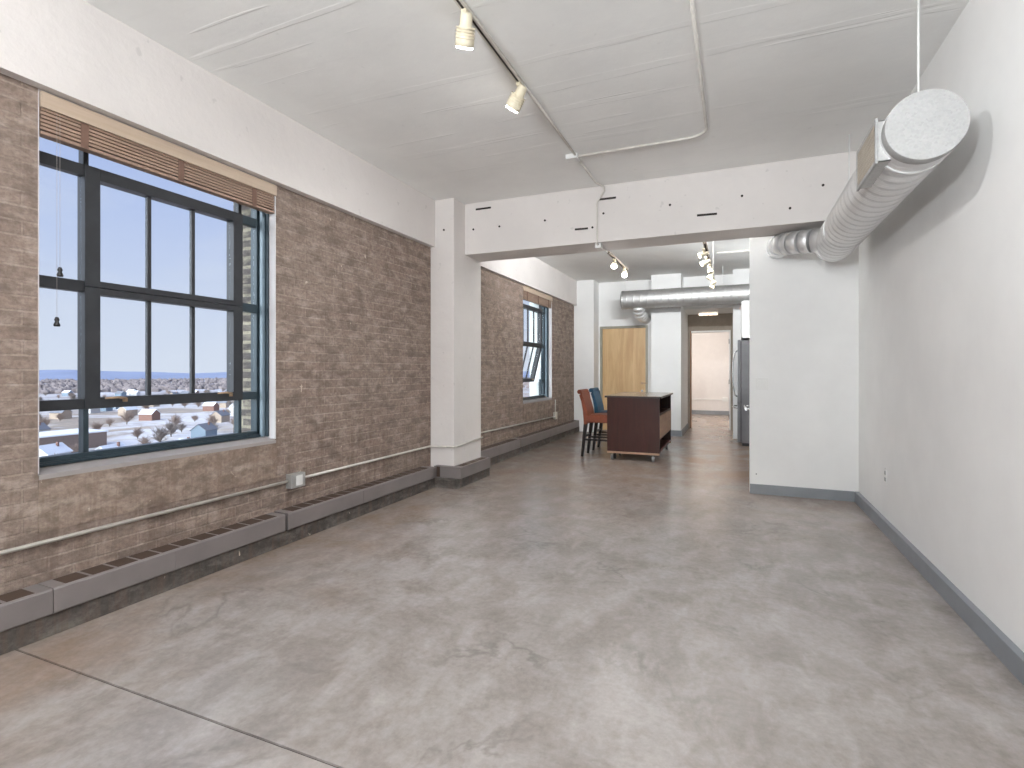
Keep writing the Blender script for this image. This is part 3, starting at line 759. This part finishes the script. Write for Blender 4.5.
# closing cone and adjustable elbow toward the partition
bm = bmesh.new()
sweep(bm, [(DX, 5.42, DZ), (DX, 5.47, DZ + .002), (DX, 5.50, DZ + .004), (DX, 5.505, DZ + .004)], [DR + .003, DR + .003, DR * .86, DR * .75], 40)
obj('end_collar', bm, M['galv'], t)
bm = bmesh.new()
P_ = [(DX - .02, 5.36, DZ + .02), (DX - .17, 5.42, DZ + .03), (DX - .24, 5.47, DZ + .04), (DX - .31, 5.55, DZ + .055), (DX - .36, 5.62, DZ + .07), (DX - .40, 5.70, DZ + .08), (DX - .42, 5.80, DZ + .09), (DX - .42, 5.96, DZ + .09)]
P2, R2 = [], []
for i, p in enumerate(P_):
    P2.append(p); R2.append(.105)
for i in range(len(P2) - 1):
    a, b = Vector(P2[i]), Vector(P2[i + 1])
    sweep(bm, [a, a.lerp(b, .5), b], [.103, .105, .103], 28)
    if i: sweep(bm, [a.lerp(b, -.0), a.lerp(b, .09)], .109, 28)
obj('elbow', bm, M['galv'], t)
# supply register on the left side of the duct
gx = DX - DR - .010
rg = obj('register_frame', None or BM(), M['galv_d'], t); bpy.data.objects.remove(rg)
bm = bmesh.new()
y0, y1, z0, z1 = 3.08, 3.52, 2.265, 2.485
fw = .02
box(bm, gx - .012, gx, y0, y1, z0, z0 + fw, .002); box(bm, gx - .012, gx, y0, y1, z1 - fw, z1, .002)
box(bm, gx - .012, gx, y0, y0 + fw, z0 + fw, z1 - fw, .002); box(bm, gx - .012, gx, y1 - fw, y1, z0 + fw, z1 - fw, .002)
rg = obj('register', bm, M['cap'], t)
bm = bmesh.new()   # collar joining the register to the round duct
for (ya, yb, za, zb) in ((y0 + .01, y0 + .014, z0 + .01, z1 - .01), (y1 - .014, y1 - .01, z0 + .01, z1 - .01), (y0 + .01, y1 - .01, z0 + .01, z0 + .014), (y0 + .01, y1 - .01, z1 - .014, z1 - .01)):
    box(bm, gx, gx + .075, ya, yb, za, zb)
obj('collar', bm, M['galv_d'], rg)
bm = bmesh.new()
k = y0 + fw
while k < y1 - fw - .004:
    box(bm, gx - .011, gx - .009, k, k + .011, z0 + fw, z1 - fw); k += .024
k = z0 + fw
while k < z1 - fw:
    box(bm, gx - .0105, gx - .009, y0 + fw, y1 - fw, k, k + .003); k += .0245
obj('grille', bm, M['louver'], rg)
obj('damper_shadow', BM(box, gx - .0065, gx - .004, y0 + .012, y1 - .012, z0 + .012, z1 - .012), M['dark'], rg)
for y in (3.18, 4.9):
    obj('hanger_rod', BM(sweep, [(DX + .02, y, DZ + DR - .01), (DX + .02, y, ZC)], .005, 8), M['plate'], t)
    bm = bmesh.new(); sweep(bm, [(DX, y - .012, DZ), (DX, y + .012, DZ)], DR + .0055, 48)
    obj('strap', bm, M['galv'], t)

# far duct across the kitchen
FY, FZ, FR = 10.15, 2.602, .172
t = thing('air_duct', 'long horizontal galvanised spiral duct above the entrance door and hallway', 'air duct', (-.6, FY, FZ - FR))
bm = bmesh.new(); spiral(bm, 'x', (FY, FZ), FR, -1.98, XR - .01, pitch=.13, seg=40, step=.010, amp=.006); obj('duct_body', bm, M['galv_d'], t)
bm = bmesh.new(); sweep(bm, [(-1.99, FY, FZ), (-1.95, FY, FZ)], FR + .004, 40); obj('end_cap', bm, M['galv_d'], t)
bm = bmesh.new()
path = [(-1.69, FY + .02, FZ - .12), (-1.69, FY + .06, FZ - .18), (-1.69, FY + .13, FZ - .23), (-1.69, FY + .24, FZ - .26), (-1.69, FY + .40, FZ - .27), (-1.69, 10.97, FZ - .27), (-1.69, YE, FZ - .27)]
for i in range(len(path) - 1):
    a, b = Vector(path[i]), Vector(path[i + 1]); sweep(bm, [a, a.lerp(b, .5), b], [.108, .111, .108], 22)
obj('elbow', bm, M['galv'], t)
for x in (-1.93, -.2):
    obj('hanger_rod', BM(sweep, [(x, FY, FZ + FR - .01), (x, FY, ZC)], .006, 8), M['plate'], t)

# sprinkler pipes and head at the kitchen ceiling
for i, (yy, dz, lab) in enumerate(((7.2, .02, 'nearest thin pipe across the kitchen ceiling'), (8.0, .02, 'middle thin pipe across the kitchen ceiling'), (8.9, .02, 'farthest thin pipe across the kitchen ceiling'))):
    bm = bmesh.new(); sweep(bm, [(-.26, yy, ZC - dz), (XR, yy, ZC - dz)], .014, 8)
    o = obj('ceiling_pipe', bm, M['pipe_w']); tag(o, lab, 'pipe')
t = thing('sprinkler', 'white sprinkler fitting hanging at the kitchen ceiling right of the track', 'sprinkler', (-.12, 7.6, ZC - .10))
bm = bmesh.new(); box(bm, -.20, -.10, 7.55, 7.65, ZC - .05, ZC, .004); obj('box', bm, M['plate'], t)
bm = bmesh.new(); sweep(bm, [(-.10, 7.6, ZC - .03), (.0, 7.6, ZC - .03)], .012, 8); sweep(bm, [(.0, 7.6, ZC), (.0, 7.6, ZC - .06), (.0, 7.6, ZC - .065), (.0, 7.6, ZC - .10)], [.014, .014, .028, .02], 12)
obj('head', bm, M['plate'], t)

# ------------------------------------------------------------------ entrance door
t = thing('door_1', 'pale maple entrance door in a sage grey frame', 'door', ((DX0 + DX1) / 2, YE, 0), kind='structure')
bm = bmesh.new()
box(bm, DX0, DX0 + .048, YE - .018, YE + .12, 0, 2.19, .002); box(bm, DX1 - .048, DX1, YE - .018, YE + .12, 0, 2.19, .002); box(bm, DX0 + .048, DX1 - .048, YE - .018, YE + .12, 2.142, 2.19, .002)
obj('door_frame', bm, M['jamb'], t)
sl = obj('door_slab', BM(box, DX0 + .05, DX1 - .05, YE + .008, YE + .05, .008, 2.14), M['maple'], t)
bm = bmesh.new(); hx = DX1 - .12
sweep(bm, [(hx, YE + .01, 1.0), (hx, YE - .004, 1.0)], .028, 16); sweep(bm, [(hx, YE - .004, 1.0), (hx, YE - .045, 1.0), (hx + .02, YE - .052, 1.0), (hx + .10, YE - .052, 1.0)], .009, 8)
obj('lever_handle', bm, M['brass'], sl)
bm = bmesh.new(); sweep(bm, [(hx, YE + .01, .84), (hx, YE - .012, .84)], .024, 16); obj('lock', bm, M['chrome'], sl)
obj('peephole', BM(sweep, [((DX0 + DX1) / 2, YE + .01, 1.52), ((DX0 + DX1) / 2, YE + .004, 1.52)], .008, 10), M['brass'], sl)

# ------------------------------------------------------------------ fridge, cabinet, range (kitchen behind the partition)
t = thing('refrigerator', 'tall stainless refrigerator with its grey side toward the viewer', 'refrigerator', (.5, 10.0, 0))
y0, y1 = 9.62, 10.45
bm = bmesh.new(); box(bm, .098, .86, y0, y1, .05, 1.76, .008); obj('body', bm, M['fridge'], t)
bm = bmesh.new(); box(bm, .11, .84, y0 + .03, y1 - .03, 0, .05); obj('base', bm, M['black'], t)
bm = bmesh.new(); box(bm, .040, .088, y0 + .003, (y0 + y1) / 2 - .002, .72, 1.77, .012); d1 = obj('door', bm, M['fridge'], t)
bm = bmesh.new(); box(bm, .040, .088, (y0 + y1) / 2 + .002, y1 - .003, .72, 1.77, .012); d2 = obj('door', bm, M['fridge'], t)
bm = bmesh.new(); box(bm, .040, .088, y0 + .003, y1 - .003, .07, .71, .012); d3 = obj('drawer', bm, M['fridge'], t)
obj('gasket', BM(box, .088, .098, y0 + .004, y1 - .004, .08, 1.75), M['dark'], t)
obj('front_panel', BM(box, .037, .041, y0 + .012, (y0 + y1) / 2 - .01, .74, 1.75), M['steel'], d1)
obj('front_panel', BM(box, .037, .041, (y0 + y1) / 2 + .01, y1 - .012, .74, 1.75), M['steel'], d2)
obj('front_panel', BM(box, .037, .041, y0 + .012, y1 - .012, .09, .69), M['steel'], d3)
for d, yy in ((d1, (y0 + y1) / 2 - .05), (d2, (y0 + y1) / 2 + .05)):
    bm = bmesh.new(); sweep(bm, [(.045, yy, .80), (.0, yy, .83), (-.03, yy, 1.0), (-.042, yy, 1.2), (-.03, yy, 1.42), (.0, yy, 1.58), (.045, yy, 1.61)], .011, 10)
    obj('handle', bm, M['chrome'], d)
bm = bmesh.new(); sweep(bm, [(.045, y0 + .08, .62), (-.01, y0 + .10, .63), (-.035, (y0 + y1) / 2, .63), (-.01, y1 - .10, .63), (.045, y1 - .08, .62)], .012, 10)
obj('handle', bm, M['chrome'], d3)
t = thing('wall_cabinet', 'white cabinet above the refrigerator', 'cabinet', (.6, 10.1, 1.80))
bm = bmesh.new(); box(bm, .12, XR, 9.62, 10.6, 1.80, 2.42, .003); obj('body', bm, M['white'], t)
for i in (0, 1):
    bm = bmesh.new(); box(bm, .10, .118, 9.63 + i * .48, 10.10 + i * .48, 1.81, 2.41, .003); dd = obj('door', bm, M['white'], t)
t = thing('kitchen_range', 'stainless range behind the partition wall, only its door handle in view', 'range', (.5, 7.3, 0))
bm = bmesh.new(); box(bm, .20, .85, 6.92, 7.68, 0.02, .91, .004); obj('body', bm, M['steel'], t)
bm = bmesh.new(); box(bm, .18, .20, 6.93, 7.67, .18, .84, .004); dd = obj('oven_door', bm, M['steel'], t)
bm = bmesh.new(); sweep(bm, [(.18, 6.99, .79), (.125, 6.99, .79)], .012, 10); sweep(bm, [(.18, 7.61, .79), (.125, 7.61, .79)], .012, 10); sweep(bm, [(.122, 6.95, .79), (.122, 7.65, .79)], .016, 12)
obj('handle', bm, M['chrome'], dd)
bm = bmesh.new(); box(bm, .195, .86, 6.915, 7.685, .91, .925, .003); obj('cooktop', bm, M['black'], t)
for k in range(4):
    bm = bmesh.new(); sweep(bm, [(.20, 7.05 + .17 * k, .875), (.175, 7.05 + .17 * k, .875)], .018, 12); obj('knob', bm, M['chrome'], t)

# ------------------------------------------------------------------ rolling island cart
X0, X1, Y0, Y1 = -1.665, -.946, 7.42, 8.82
ZB = .125
t = thing('kitchen_island_cart', 'dark red-brown rolling kitchen island with a taupe top', 'kitchen cart', ((X0 + X1) / 2, (Y0 + Y1) / 2, 0))
bm = bmesh.new(); box(bm, X0, X1, Y0, Y0 + .022, ZB, .875, .002); obj('end_panel', bm, M['mahog'], t)
bm = bmesh.new(); box(bm, X0, X1, Y1 - .022, Y1, ZB, .875, .002); obj('end_panel', bm, M['mahog'], t)
bm = bmesh.new(); box(bm, X0 + .30, X0 + .322, Y0 + .022, Y1 - .022, ZB, .875); obj('back_panel', bm, M['mahog'], t)
bm = bmesh.new(); box(bm, X0 + .322, X1 - .004, Y0 + .022, Y1 - .022, ZB, ZB + .025); obj('shelf', bm, M['mahog'], t)
bm = bmesh.new(); box(bm, X0 + .322, X1 - .01, Y0 + .022, Y1 - .022, .635, .655); obj('shelf', bm, M['mahog'], t)
bm = bmesh.new(); box(bm, X0 + .322, X1 - .01, Y0 + .022, Y1 - .022, .30, .32); obj('shelf', bm, M['mahog'], t)
ym = (Y0 + Y1) / 2
for a, b in ((Y0 + .026, ym - .002), (ym + .002, Y1 - .026)):
    bm = bmesh.new(); box(bm, X0 + .34, X1 + .004, a, b, .325, .63, .002); dr = obj('drawer', bm, M['tan'], t)
bm = bmesh.new(); box(bm, X0 + .0, X1, Y0 - .002, Y0 + .03, ZB - .028, ZB, .002); obj('base_rail', bm, M['tan'], t)
bm = bmesh.new(); box(bm, X0 + .0, X1, Y1 - .03, Y1, ZB - .028, ZB, .002); obj('base_rail', bm, M['tan'], t)
bm = bmesh.new(); box(bm, X0 - .03, X1 + .03, Y0 - .03, Y1 + .03, .876, .900, .002); tp = obj('countertop', bm, M['ctop_e'], t)
bm = bmesh.new(); box(bm, X0 - .029, X1 + .029, Y0 - .029, Y1 + .029, .900, .904); obj('top_surface', bm, M['ctop'], tp)
for cx, cy in ((X0 + .06, Y0 + .04), (X1 - .09, Y0 + .04), (X0 + .06, Y1 - .06), (X1 - .06, Y1 - .06)):
    bm = bmesh.new()
    box(bm, cx - .022, cx + .022, cy - .022, cy + .022, .090, .097)
    for s in (-1, 1): box(bm, cx + s * .019 - .0015, cx + s * .019 + .0015, cy - .012, cy + .02, .025, .092)
    c = obj('caster', bm, M['chrome'], t)
    bm = bmesh.new(); sweep(bm, [(cx - .015, cy, .037), (cx - .012, cy, .037), (cx + .012, cy, .037), (cx + .015, cy, .037)], [.030, .037, .037, .030], 20)
    obj('wheel', bm, M['rubber'], c)

# ------------------------------------------------------------------ counter stools
def make_stool(mat, x, y, label):
    """faces +X; x,y = centre of the seat"""
    t = thing('counter_stool', label, 'stool', (x, y, 0), group=None)
    w = .205; xb_, xf_ = x - .23, x + .24
    bm = bmesh.new(); prism(bm, [(xb_ + .02, .50), (xf_ - .02, .50), (xf_, .52), (xf_ + .003, .585), (xf_ - .02, .612), (x, .622), (xb_ + .03, .61), (xb_, .59), (xb_ - .003, .52)], 'y', y - w, y + w, .014)
    smooth_ = obj('seat', bm, mat, t)
    # scroll back
    front = [(xb_ + .055, .56), (xb_ + .045, .66), (xb_ + .020, .76), (xb_ - .012, .86), (xb_ - .038, .925)]
    cx, cz, r = xb_ - .068, .945, .034
    scroll = [(cx + r * math.cos(a), cz + r * math.sin(a)) for a in [math.radians(d) for d in range(10, 300, 24)]]
    back = [(xb_ - .072, .895), (xb_ - .040, .80), (xb_ - .018, .68), (xb_ - .008, .56), (xb_ - .002, .47), (xb_ + .05, .48)]
    bm = bmesh.new(); prism(bm, front + scroll + back, 'y', y - w - .004, y + w + .004, .008)
    b = obj('backrest', bm, mat, t)
    def leg(xa, ya, xt_, yt, zt):
        bm = bmesh.new()
        A = [bm.verts.new((xa + i * .017, ya + j * .017, 0)) for i, j in ((-1, -1), (1, -1), (1, 1), (-1, 1))]
        B = [bm.verts.new((xt_ + i * .026, yt + j * .026, zt)) for i, j in ((-1, -1), (1, -1), (1, 1), (-1, 1))]
        bm.faces.new(A[::-1]); bm.faces.new(B)
        for i in range(4): bm.faces.new((A[i], A[(i + 1) % 4], B[(i + 1) % 4], B[i]))
        obj('leg', bm, M['leg'], t)
    for s in (-1, 1):
        leg(xb_ - .035, y + s * .172, xb_ + .022, y + s * .172, .50)
        leg(xf_ - .02, y + s * .172, xf_ - .035, y + s * .172, .50)
        bm = bmesh.new(); box(bm, xb_ - .01, xf_ - .03, y + s * .172 - .009, y + s * .172 + .009, .235, .265, .002); obj('stretcher', bm, M['leg'], t)
    bm = bmesh.new(); box(bm, xf_ - .04, xf_ - .018, y - .165, y + .165, .16, .19, .002); obj('foot_rail', bm, M['leg'], t)
    bm = bmesh.new(); box(bm, xb_ - .015, xb_ + .003, y - .165, y + .165, .28, .31, .002); obj('stretcher', bm, M['leg'], t)
    return t
make_stool(M['orange'], -1.80, 7.73, 'rust orange upholstered counter stool with scroll back beside the island')
make_stool(M['teal'], -1.80, 8.40, 'teal blue upholstered counter stool with scroll back behind the orange one')

# ------------------------------------------------------------------ outside: snowy ground, houses, trees, hills
ZG = -40.0
def mat_ground():
    m, nt, b = newmat('snowy_ground')
    v = coords(nt)
    a = noise(nt, v, .012, 6, .65, .5); c = noise(nt, v, .06, 5, .6)
    col = mix(nt, ramp(nt, a, .45, .55), srgb(205, 202, 204), srgb(150, 136, 124))
    col = mix(nt, math_(nt, 'MULTIPLY', ramp(nt, c, .5, .62), .6), col, srgb(176, 160, 140))
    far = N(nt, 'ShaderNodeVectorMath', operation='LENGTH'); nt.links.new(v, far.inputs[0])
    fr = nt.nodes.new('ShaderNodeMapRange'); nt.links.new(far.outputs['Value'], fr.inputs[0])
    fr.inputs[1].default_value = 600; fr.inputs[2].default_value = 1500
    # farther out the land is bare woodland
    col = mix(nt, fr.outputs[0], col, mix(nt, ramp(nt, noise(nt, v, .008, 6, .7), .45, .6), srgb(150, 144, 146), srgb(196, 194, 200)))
    nt.links.new(col, b.inputs['Base Color']); b.inputs['Roughness'].default_value = .95
    return m
bm = bmesh.new()
n = 40
rad = [0, 60, 120, 240, 480, 900, 1800, 3500, 6000]
rings = []
for r_ in rad[1:]:
    rings.append([bm.verts.new((r_ * math.cos(2 * PI * k / 48), r_ * math.sin(2 * PI * k / 48), ZG)) for k in range(48)])
bm.faces.new(rings[0])
for i in range(len(rings) - 1):
    for k in range(48): bm.faces.new((rings[i][k], rings[i + 1][k], rings[i + 1][(k + 1) % 48], rings[i][(k + 1) % 48]))
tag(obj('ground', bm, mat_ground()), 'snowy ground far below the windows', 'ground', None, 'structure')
M['hill'] = plain('hazed_wooded_hills', srgb(130, 140, 166), .95, 0, .1, .004)  # distance haze put into the blue-grey base colour
bm = bmesh.new()
def ridge(bm, R, h, a0, a1, seed):
    rnd = random.Random(seed); k = [rnd.uniform(0, 6) for _ in range(4)]
    nn = 90; prev = None
    for i in range(nn + 1):
        a = a0 + (a1 - a0) * i / nn
        hh = h * (.6 + .2 * math.sin(a * 9 + k[0]) + .12 * math.sin(a * 23 + k[1]) + .06 * math.sin(a * 61 + k[2]))
        cs, sn = math.cos(a), math.sin(a)
        cur = [bm.verts.new((R * cs * f, R * sn * f, z)) for f, z in ((.8, ZG - 1), (.97, ZG + 20 + hh * .9), (1, ZG + 20 + hh), (1.2, ZG - 1))]
        if prev:
            for j in range(3): bm.faces.new((prev[j], cur[j], cur[j + 1], prev[j + 1])).smooth = True
        prev = cur
ridge(bm, 3600, 34, math.radians(80), math.radians(200), 3)
tag(obj('hills', bm, M['hill']), 'low wooded hills on the horizon with haze put into their blue-grey colour', 'hills', None, 'structure')

M['roof_s'] = plain('snowy_roof', srgb(222, 224, 230), .9); M['roof_g'] = plain('grey_shingle_roof', srgb(120, 122, 130), .9)
wallm = [(plain('white_siding', srgb(196, 196, 196), .8), 'white'), (plain('blue_siding', srgb(118, 134, 148), .8), 'blue-grey'), (plain('tan_siding', srgb(168, 152, 136), .8), 'tan'), (plain('brick_siding', srgb(128, 96, 86), .8), 'brick red')]
def make_house(wm, rm, wlab, rlab):
    t = thing('house', 'small %s house with a %s roof among others in the snowy town below' % (wlab, rlab), 'house', (0, 0, ZG), group='%s houses with %s roofs in the town below' % (wlab, rlab))
    bm = bmesh.new(); box(bm, -4.5, 4.5, -6, 6, ZG, ZG + 5.6); prism(bm, [(-4.5, ZG + 5.6), (4.5, ZG + 5.6), (0, ZG + 9)], 'y', -6, 6); obj('walls', bm, wm, t)
    bm = bmesh.new()
    for s in (-1, 1):
        prism(bm, [(s * 5.1, ZG + 5.2), (0, ZG + 9.05), (0, ZG + 9.35), (s * 5.1, ZG + 5.5)], 'y', -6.4, 6.4)
    obj('roof', bm, rm, t)
    obj('chimney', BM(box, 1.0, 1.8, 2, 2.9, ZG + 7, ZG + 10), wallm[3][0], t)
    return t
protos = []
for wm, wlab in wallm:
    for rm, rlab in ((M['roof_s'], 'snow-covered'), (M['roof_g'], 'grey')):
        if wlab == 'brick red' and rlab == 'grey': continue
        protos.append([make_house(wm, rm, wlab, rlab), False])
rnd = random.Random(11)
placed = [(-330, 165, 24), (-52, 128, 20), (-96, 178, 20), (-255, 190, 12)]
def free(x, y, d):
    for (a, b, e) in placed:
        if math.hypot(x - a, y - b) < (d + e): return False
    return True
cnt = 0
tries = 0
while cnt < 95 and tries < 3000:
    tries += 1
    th = math.radians(rnd.uniform(115, 157)); D = 265 + 900 * rnd.random() ** 1.3
    x, y = D * math.cos(th), D * math.sin(th)
    if not free(x, y, 8.5): continue
    placed.append((x, y, 8.5))
    p = rnd.choice(protos)
    o = p[0] if not p[1] else copy_tree(p[0])
    p[1] = True
    o.location = (x, y, ZG); o.rotation_euler = (0, 0, rnd.choice((0.3, 0.3 + PI / 2)) + rnd.uniform(-.1, .1)); cnt += 1
for p in protos:
    if not p[1]: p[0].location = (-260, 190, ZG)
# long low building near the left edge of the big window
t = thing('warehouse', 'long brown-grey building low in the left pane of the big window', 'building', (-330, 165, ZG))
bm = bmesh.new(); box(bm, -342, -318, 148, 182, ZG, ZG + 8); obj('walls', bm, plain('warehouse_brick', srgb(124, 108, 100), .9), t)
bm = bmesh.new(); box(bm, -342.5, -317.5, 147.5, 182.5, ZG + 8, ZG + 8.7); obj('roof', bm, M['roof_s'], t)
placed.append((-172, 86, 18))
# apartment blocks seen through the far window
for i, (x, y, w, d, h, lab) in enumerate(((-52, 128, 9, 10, 33, 'pale apartment block low in the view of the far window'), (-96, 178, 12, 10, 30, 'blue-grey apartment block farther off, low in the view of the far window'))):
    t = thing('apartment_building', lab, 'building', (x, y, ZG))
    bm = bmesh.new(); box(bm, x - w, x + w, y - d, y + d, ZG, ZG + h); obj('walls', bm, wallm[(0, 1)[i]][0], t)
    bm = bmesh.new(); box(bm, x - w - .4, x + w + .4, y - d - .4, y + d + .4, ZG + h, ZG + h + .8); obj('roof', bm, M['roof_g'], t)
    for f in range(int(h / 3.2)):
        for k in range(4):
            xx = x - w + 1.2 + k * (2 * w - 2.4) / 3.6
            obj('window', BM(box, xx, xx + 1.4, y - d - .06, y - d, ZG + 1 + f * 3.2, ZG + 2.6 + f * 3.2), M['frame_t'], t)
# bare winter trees
M['twig'] = plain('bare_twigs', srgb(150, 132, 122), .95, 0, .25, 1.2); M['twig2'] = plain('dark_twigs', srgb(134, 124, 118), .95, 0, .25, 1.2)
def make_tree(seed, mat, lab, grp):
    rn = random.Random(seed)
    t = thing('bare_tree', lab, 'tree', (0, 0, ZG), group=grp)
    bm = bmesh.new(); sweep(bm, [(0, 0, ZG), (0, 0, ZG + 5)], [.35, .2], 6); obj('trunk', bm, M['twig2'], t)
    bm = bmesh.new()
    for _ in range(75):     # branches fan out into a crown
        a = rn.uniform(0, 2 * PI); e = rn.uniform(.15, 1.4); L = rn.uniform(3, 6.2)
        p = Vector((0, 0, ZG + rn.uniform(.8, 4))); d = Vector((math.cos(a) * math.cos(e), math.sin(a) * math.cos(e), math.sin(e)))
        q = p + d * L * .55 + Vector((rn.uniform(-.5, .5), rn.uniform(-.5, .5), .3)); w_ = p + d * L + Vector((rn.uniform(-1, 1), rn.uniform(-1, 1), .4))
        sweep(bm, [p, q, w_], [.16, .11, .03], 4, False)
        for _k in range(3):
            g = q + Vector((rn.uniform(-1.6, 1.6), rn.uniform(-1.6, 1.6), rn.uniform(.2, 2)))
            sweep(bm, [q, g], [.08, .03], 3, False)
    obj('crown', bm, mat, t)
    return t
tp_ = [make_tree(1, M['twig'], 'brown bare winter tree among houses in the town below', 'brown bare trees in the town below'), make_tree(2, M['twig2'], 'dark grey bare winter tree among houses in the town below', 'dark bare trees in the town below'),
       make_tree(3, M['twig'], 'brown bare winter tree among houses in the town below', 'brown bare trees in the town below')]
cnt = 0; tries = 0
while cnt < 190 and tries < 5000:
    tries += 1
    th = math.radians(rnd.uniform(114, 157)); D = 250 + 940 * rnd.random() ** 1.3
    x, y = D * math.cos(th), D * math.sin(th)
    if not free(x, y, 6.5): continue
    placed.append((x, y, 6.5)); p = tp_[cnt % 3]; o = p if cnt < 3 else copy_tree(p)
    o.location = (x, y, ZG); o.rotation_euler = (0, 0, rnd.uniform(0, 6)); s = rnd.uniform(.7, 1.25); o.scale = (s, s, s); cnt += 1

# far woodland: nobody could count these crowns
rw = random.Random(5); bm = bmesh.new()
for _ in range(5200):
    th = math.radians(rw.uniform(108, 162)); D = 1260 + 1700 * rw.random()
    if math.sin(D * .011 + th * 14) + rw.uniform(-.9, .9) < -.2: continue
    x, y = D * math.cos(th), D * math.sin(th); r_ = rw.uniform(5, 9); h_ = rw.uniform(7, 12)
    top = bm.verts.new((x + rw.uniform(-2, 2), y, ZG + h_))
    mid = [bm.verts.new((x + r_ * math.cos(a), y + r_ * math.sin(a), ZG + h_ * rw.uniform(.35, .7))) for a in [k * PI * 2 / 5 for k in range(5)]]
    bot = [bm.verts.new((v.co.x * .999 + x * .001, v.co.y, ZG - .5)) for v in mid]
    for k in range(5):
        bm.faces.new((top, mid[k], mid[(k + 1) % 5])); bm.faces.new((mid[k], bot[k], bot[(k + 1) % 5], mid[(k + 1) % 5]))
tag(obj('woodland', bm, plain('far_woodland', srgb(134, 124, 122), .95, 0, .25, .02)), 'grey-brown woodland far beyond the houses', 'woodland', None, 'stuff')

# ------------------------------------------------------------------ sky
w = bpy.data.worlds.new('sky'); sc.world = w; w.use_nodes = True; nt = w.node_tree; nt.nodes.clear()
out = nt.nodes.new('ShaderNodeOutputWorld'); bg = nt.nodes.new('ShaderNodeBackground'); nt.links.new(bg.outputs[0], out.inputs[0])
tc = nt.nodes.new('ShaderNodeTexCoord'); d = tc.outputs['Generated']
s = nt.nodes.new('ShaderNodeSeparateXYZ'); nt.links.new(d, s.inputs[0])
el = ramp(nt, s.outputs[2], 0.0, 0.42, srgb(224, 229, 244), srgb(164, 184, 236))
cl = noise(nt, coords(nt, (1, 1, 2.5)), 3.0, 6, .6, .4)
skyc = mix(nt, math_(nt, 'MULTIPLY', ramp(nt, cl, .42, .68), .55), el, srgb(222, 226, 240))
# added bright lobe in the sky behind the viewer, unseen fill for the room
SUN = Vector((-.2, -1, .16)).normalized()
dp = nt.nodes.new('ShaderNodeVectorMath'); dp.operation = 'DOT_PRODUCT'; nt.links.new(d, dp.inputs[0]); dp.inputs[1].default_value = SUN
g = nt.nodes.new('ShaderNodeMapRange'); nt.links.new(dp.outputs['Value'], g.inputs[0]); g.interpolation_type = 'SMOOTHSTEP'
g.inputs[1].default_value = .45; g.inputs[2].default_value = .95; g.inputs[3].default_value = 0; g.inputs[4].default_value = 1
FILL_GLOW = 5.0
skyc2 = mix(nt, g.outputs[0], skyc, (.97, .99, 1, 1))
nt.links.new(skyc2, bg.inputs[0])
nt.links.new(math_(nt, 'ADD', math_(nt, 'MULTIPLY', g.outputs[0], FILL_GLOW), 0.61), bg.inputs[1])
w.cycles.sampling_method = 'MANUAL'; w.cycles.sample_map_resolution = 512

# sky portals in the openings (they emit nothing, they only guide the sky sampling)
def portal(loc, rot, sx, sy):
    l = bpy.data.lights.new('sky_portal', 'AREA'); l.shape = 'RECTANGLE'; l.size = sx; l.size_y = sy; l.cycles.is_portal = True
    o = bpy.data.objects.new('sky_portal', l); COL.objects.link(o); o.location = loc; o.rotation_euler = rot
for a, b in WIN: portal((-3.31, (a + b) / 2, (ZS + ZT) / 2), (0, -PI / 2, 0), ZT - ZS, b - a)
for a, b in NW: portal(((a + b) / 2, YN - .15, 1.625), (PI / 2, 0, 0), b - a, 2.55)

# ------------------------------------------------------------------ camera
cam = bpy.data.cameras.new('camera'); co = bpy.data.objects.new('camera', cam); COL.objects.link(co); sc.camera = co
cam.sensor_width = 36; cam.lens = 36 * F_ / 1024; cam.clip_start = .05; cam.clip_end = 9000
cam.shift_y = -(384 - 371) / 1024
co.location = (0, 0, 1.25); co.rotation_euler = (PI / 2, 0, math.atan2(C_, F_))
sc.view_settings.view_transform = 'Standard'; sc.view_settings.look = 'None'; sc.view_settings.gamma = 1
sc.view_settings.use_curve_mapping = False; sc.view_settings.exposure = 0.8
sc.cycles.max_bounces = 10; sc.cycles.diffuse_bounces = 6; sc.cycles.transparent_max_bounces = 16
sc.cycles.use_denoising = True; sc.cycles.sample_clamp_indirect = 8; sc.cycles.caustics_reflective = False; sc.cycles.caustics_refractive = False
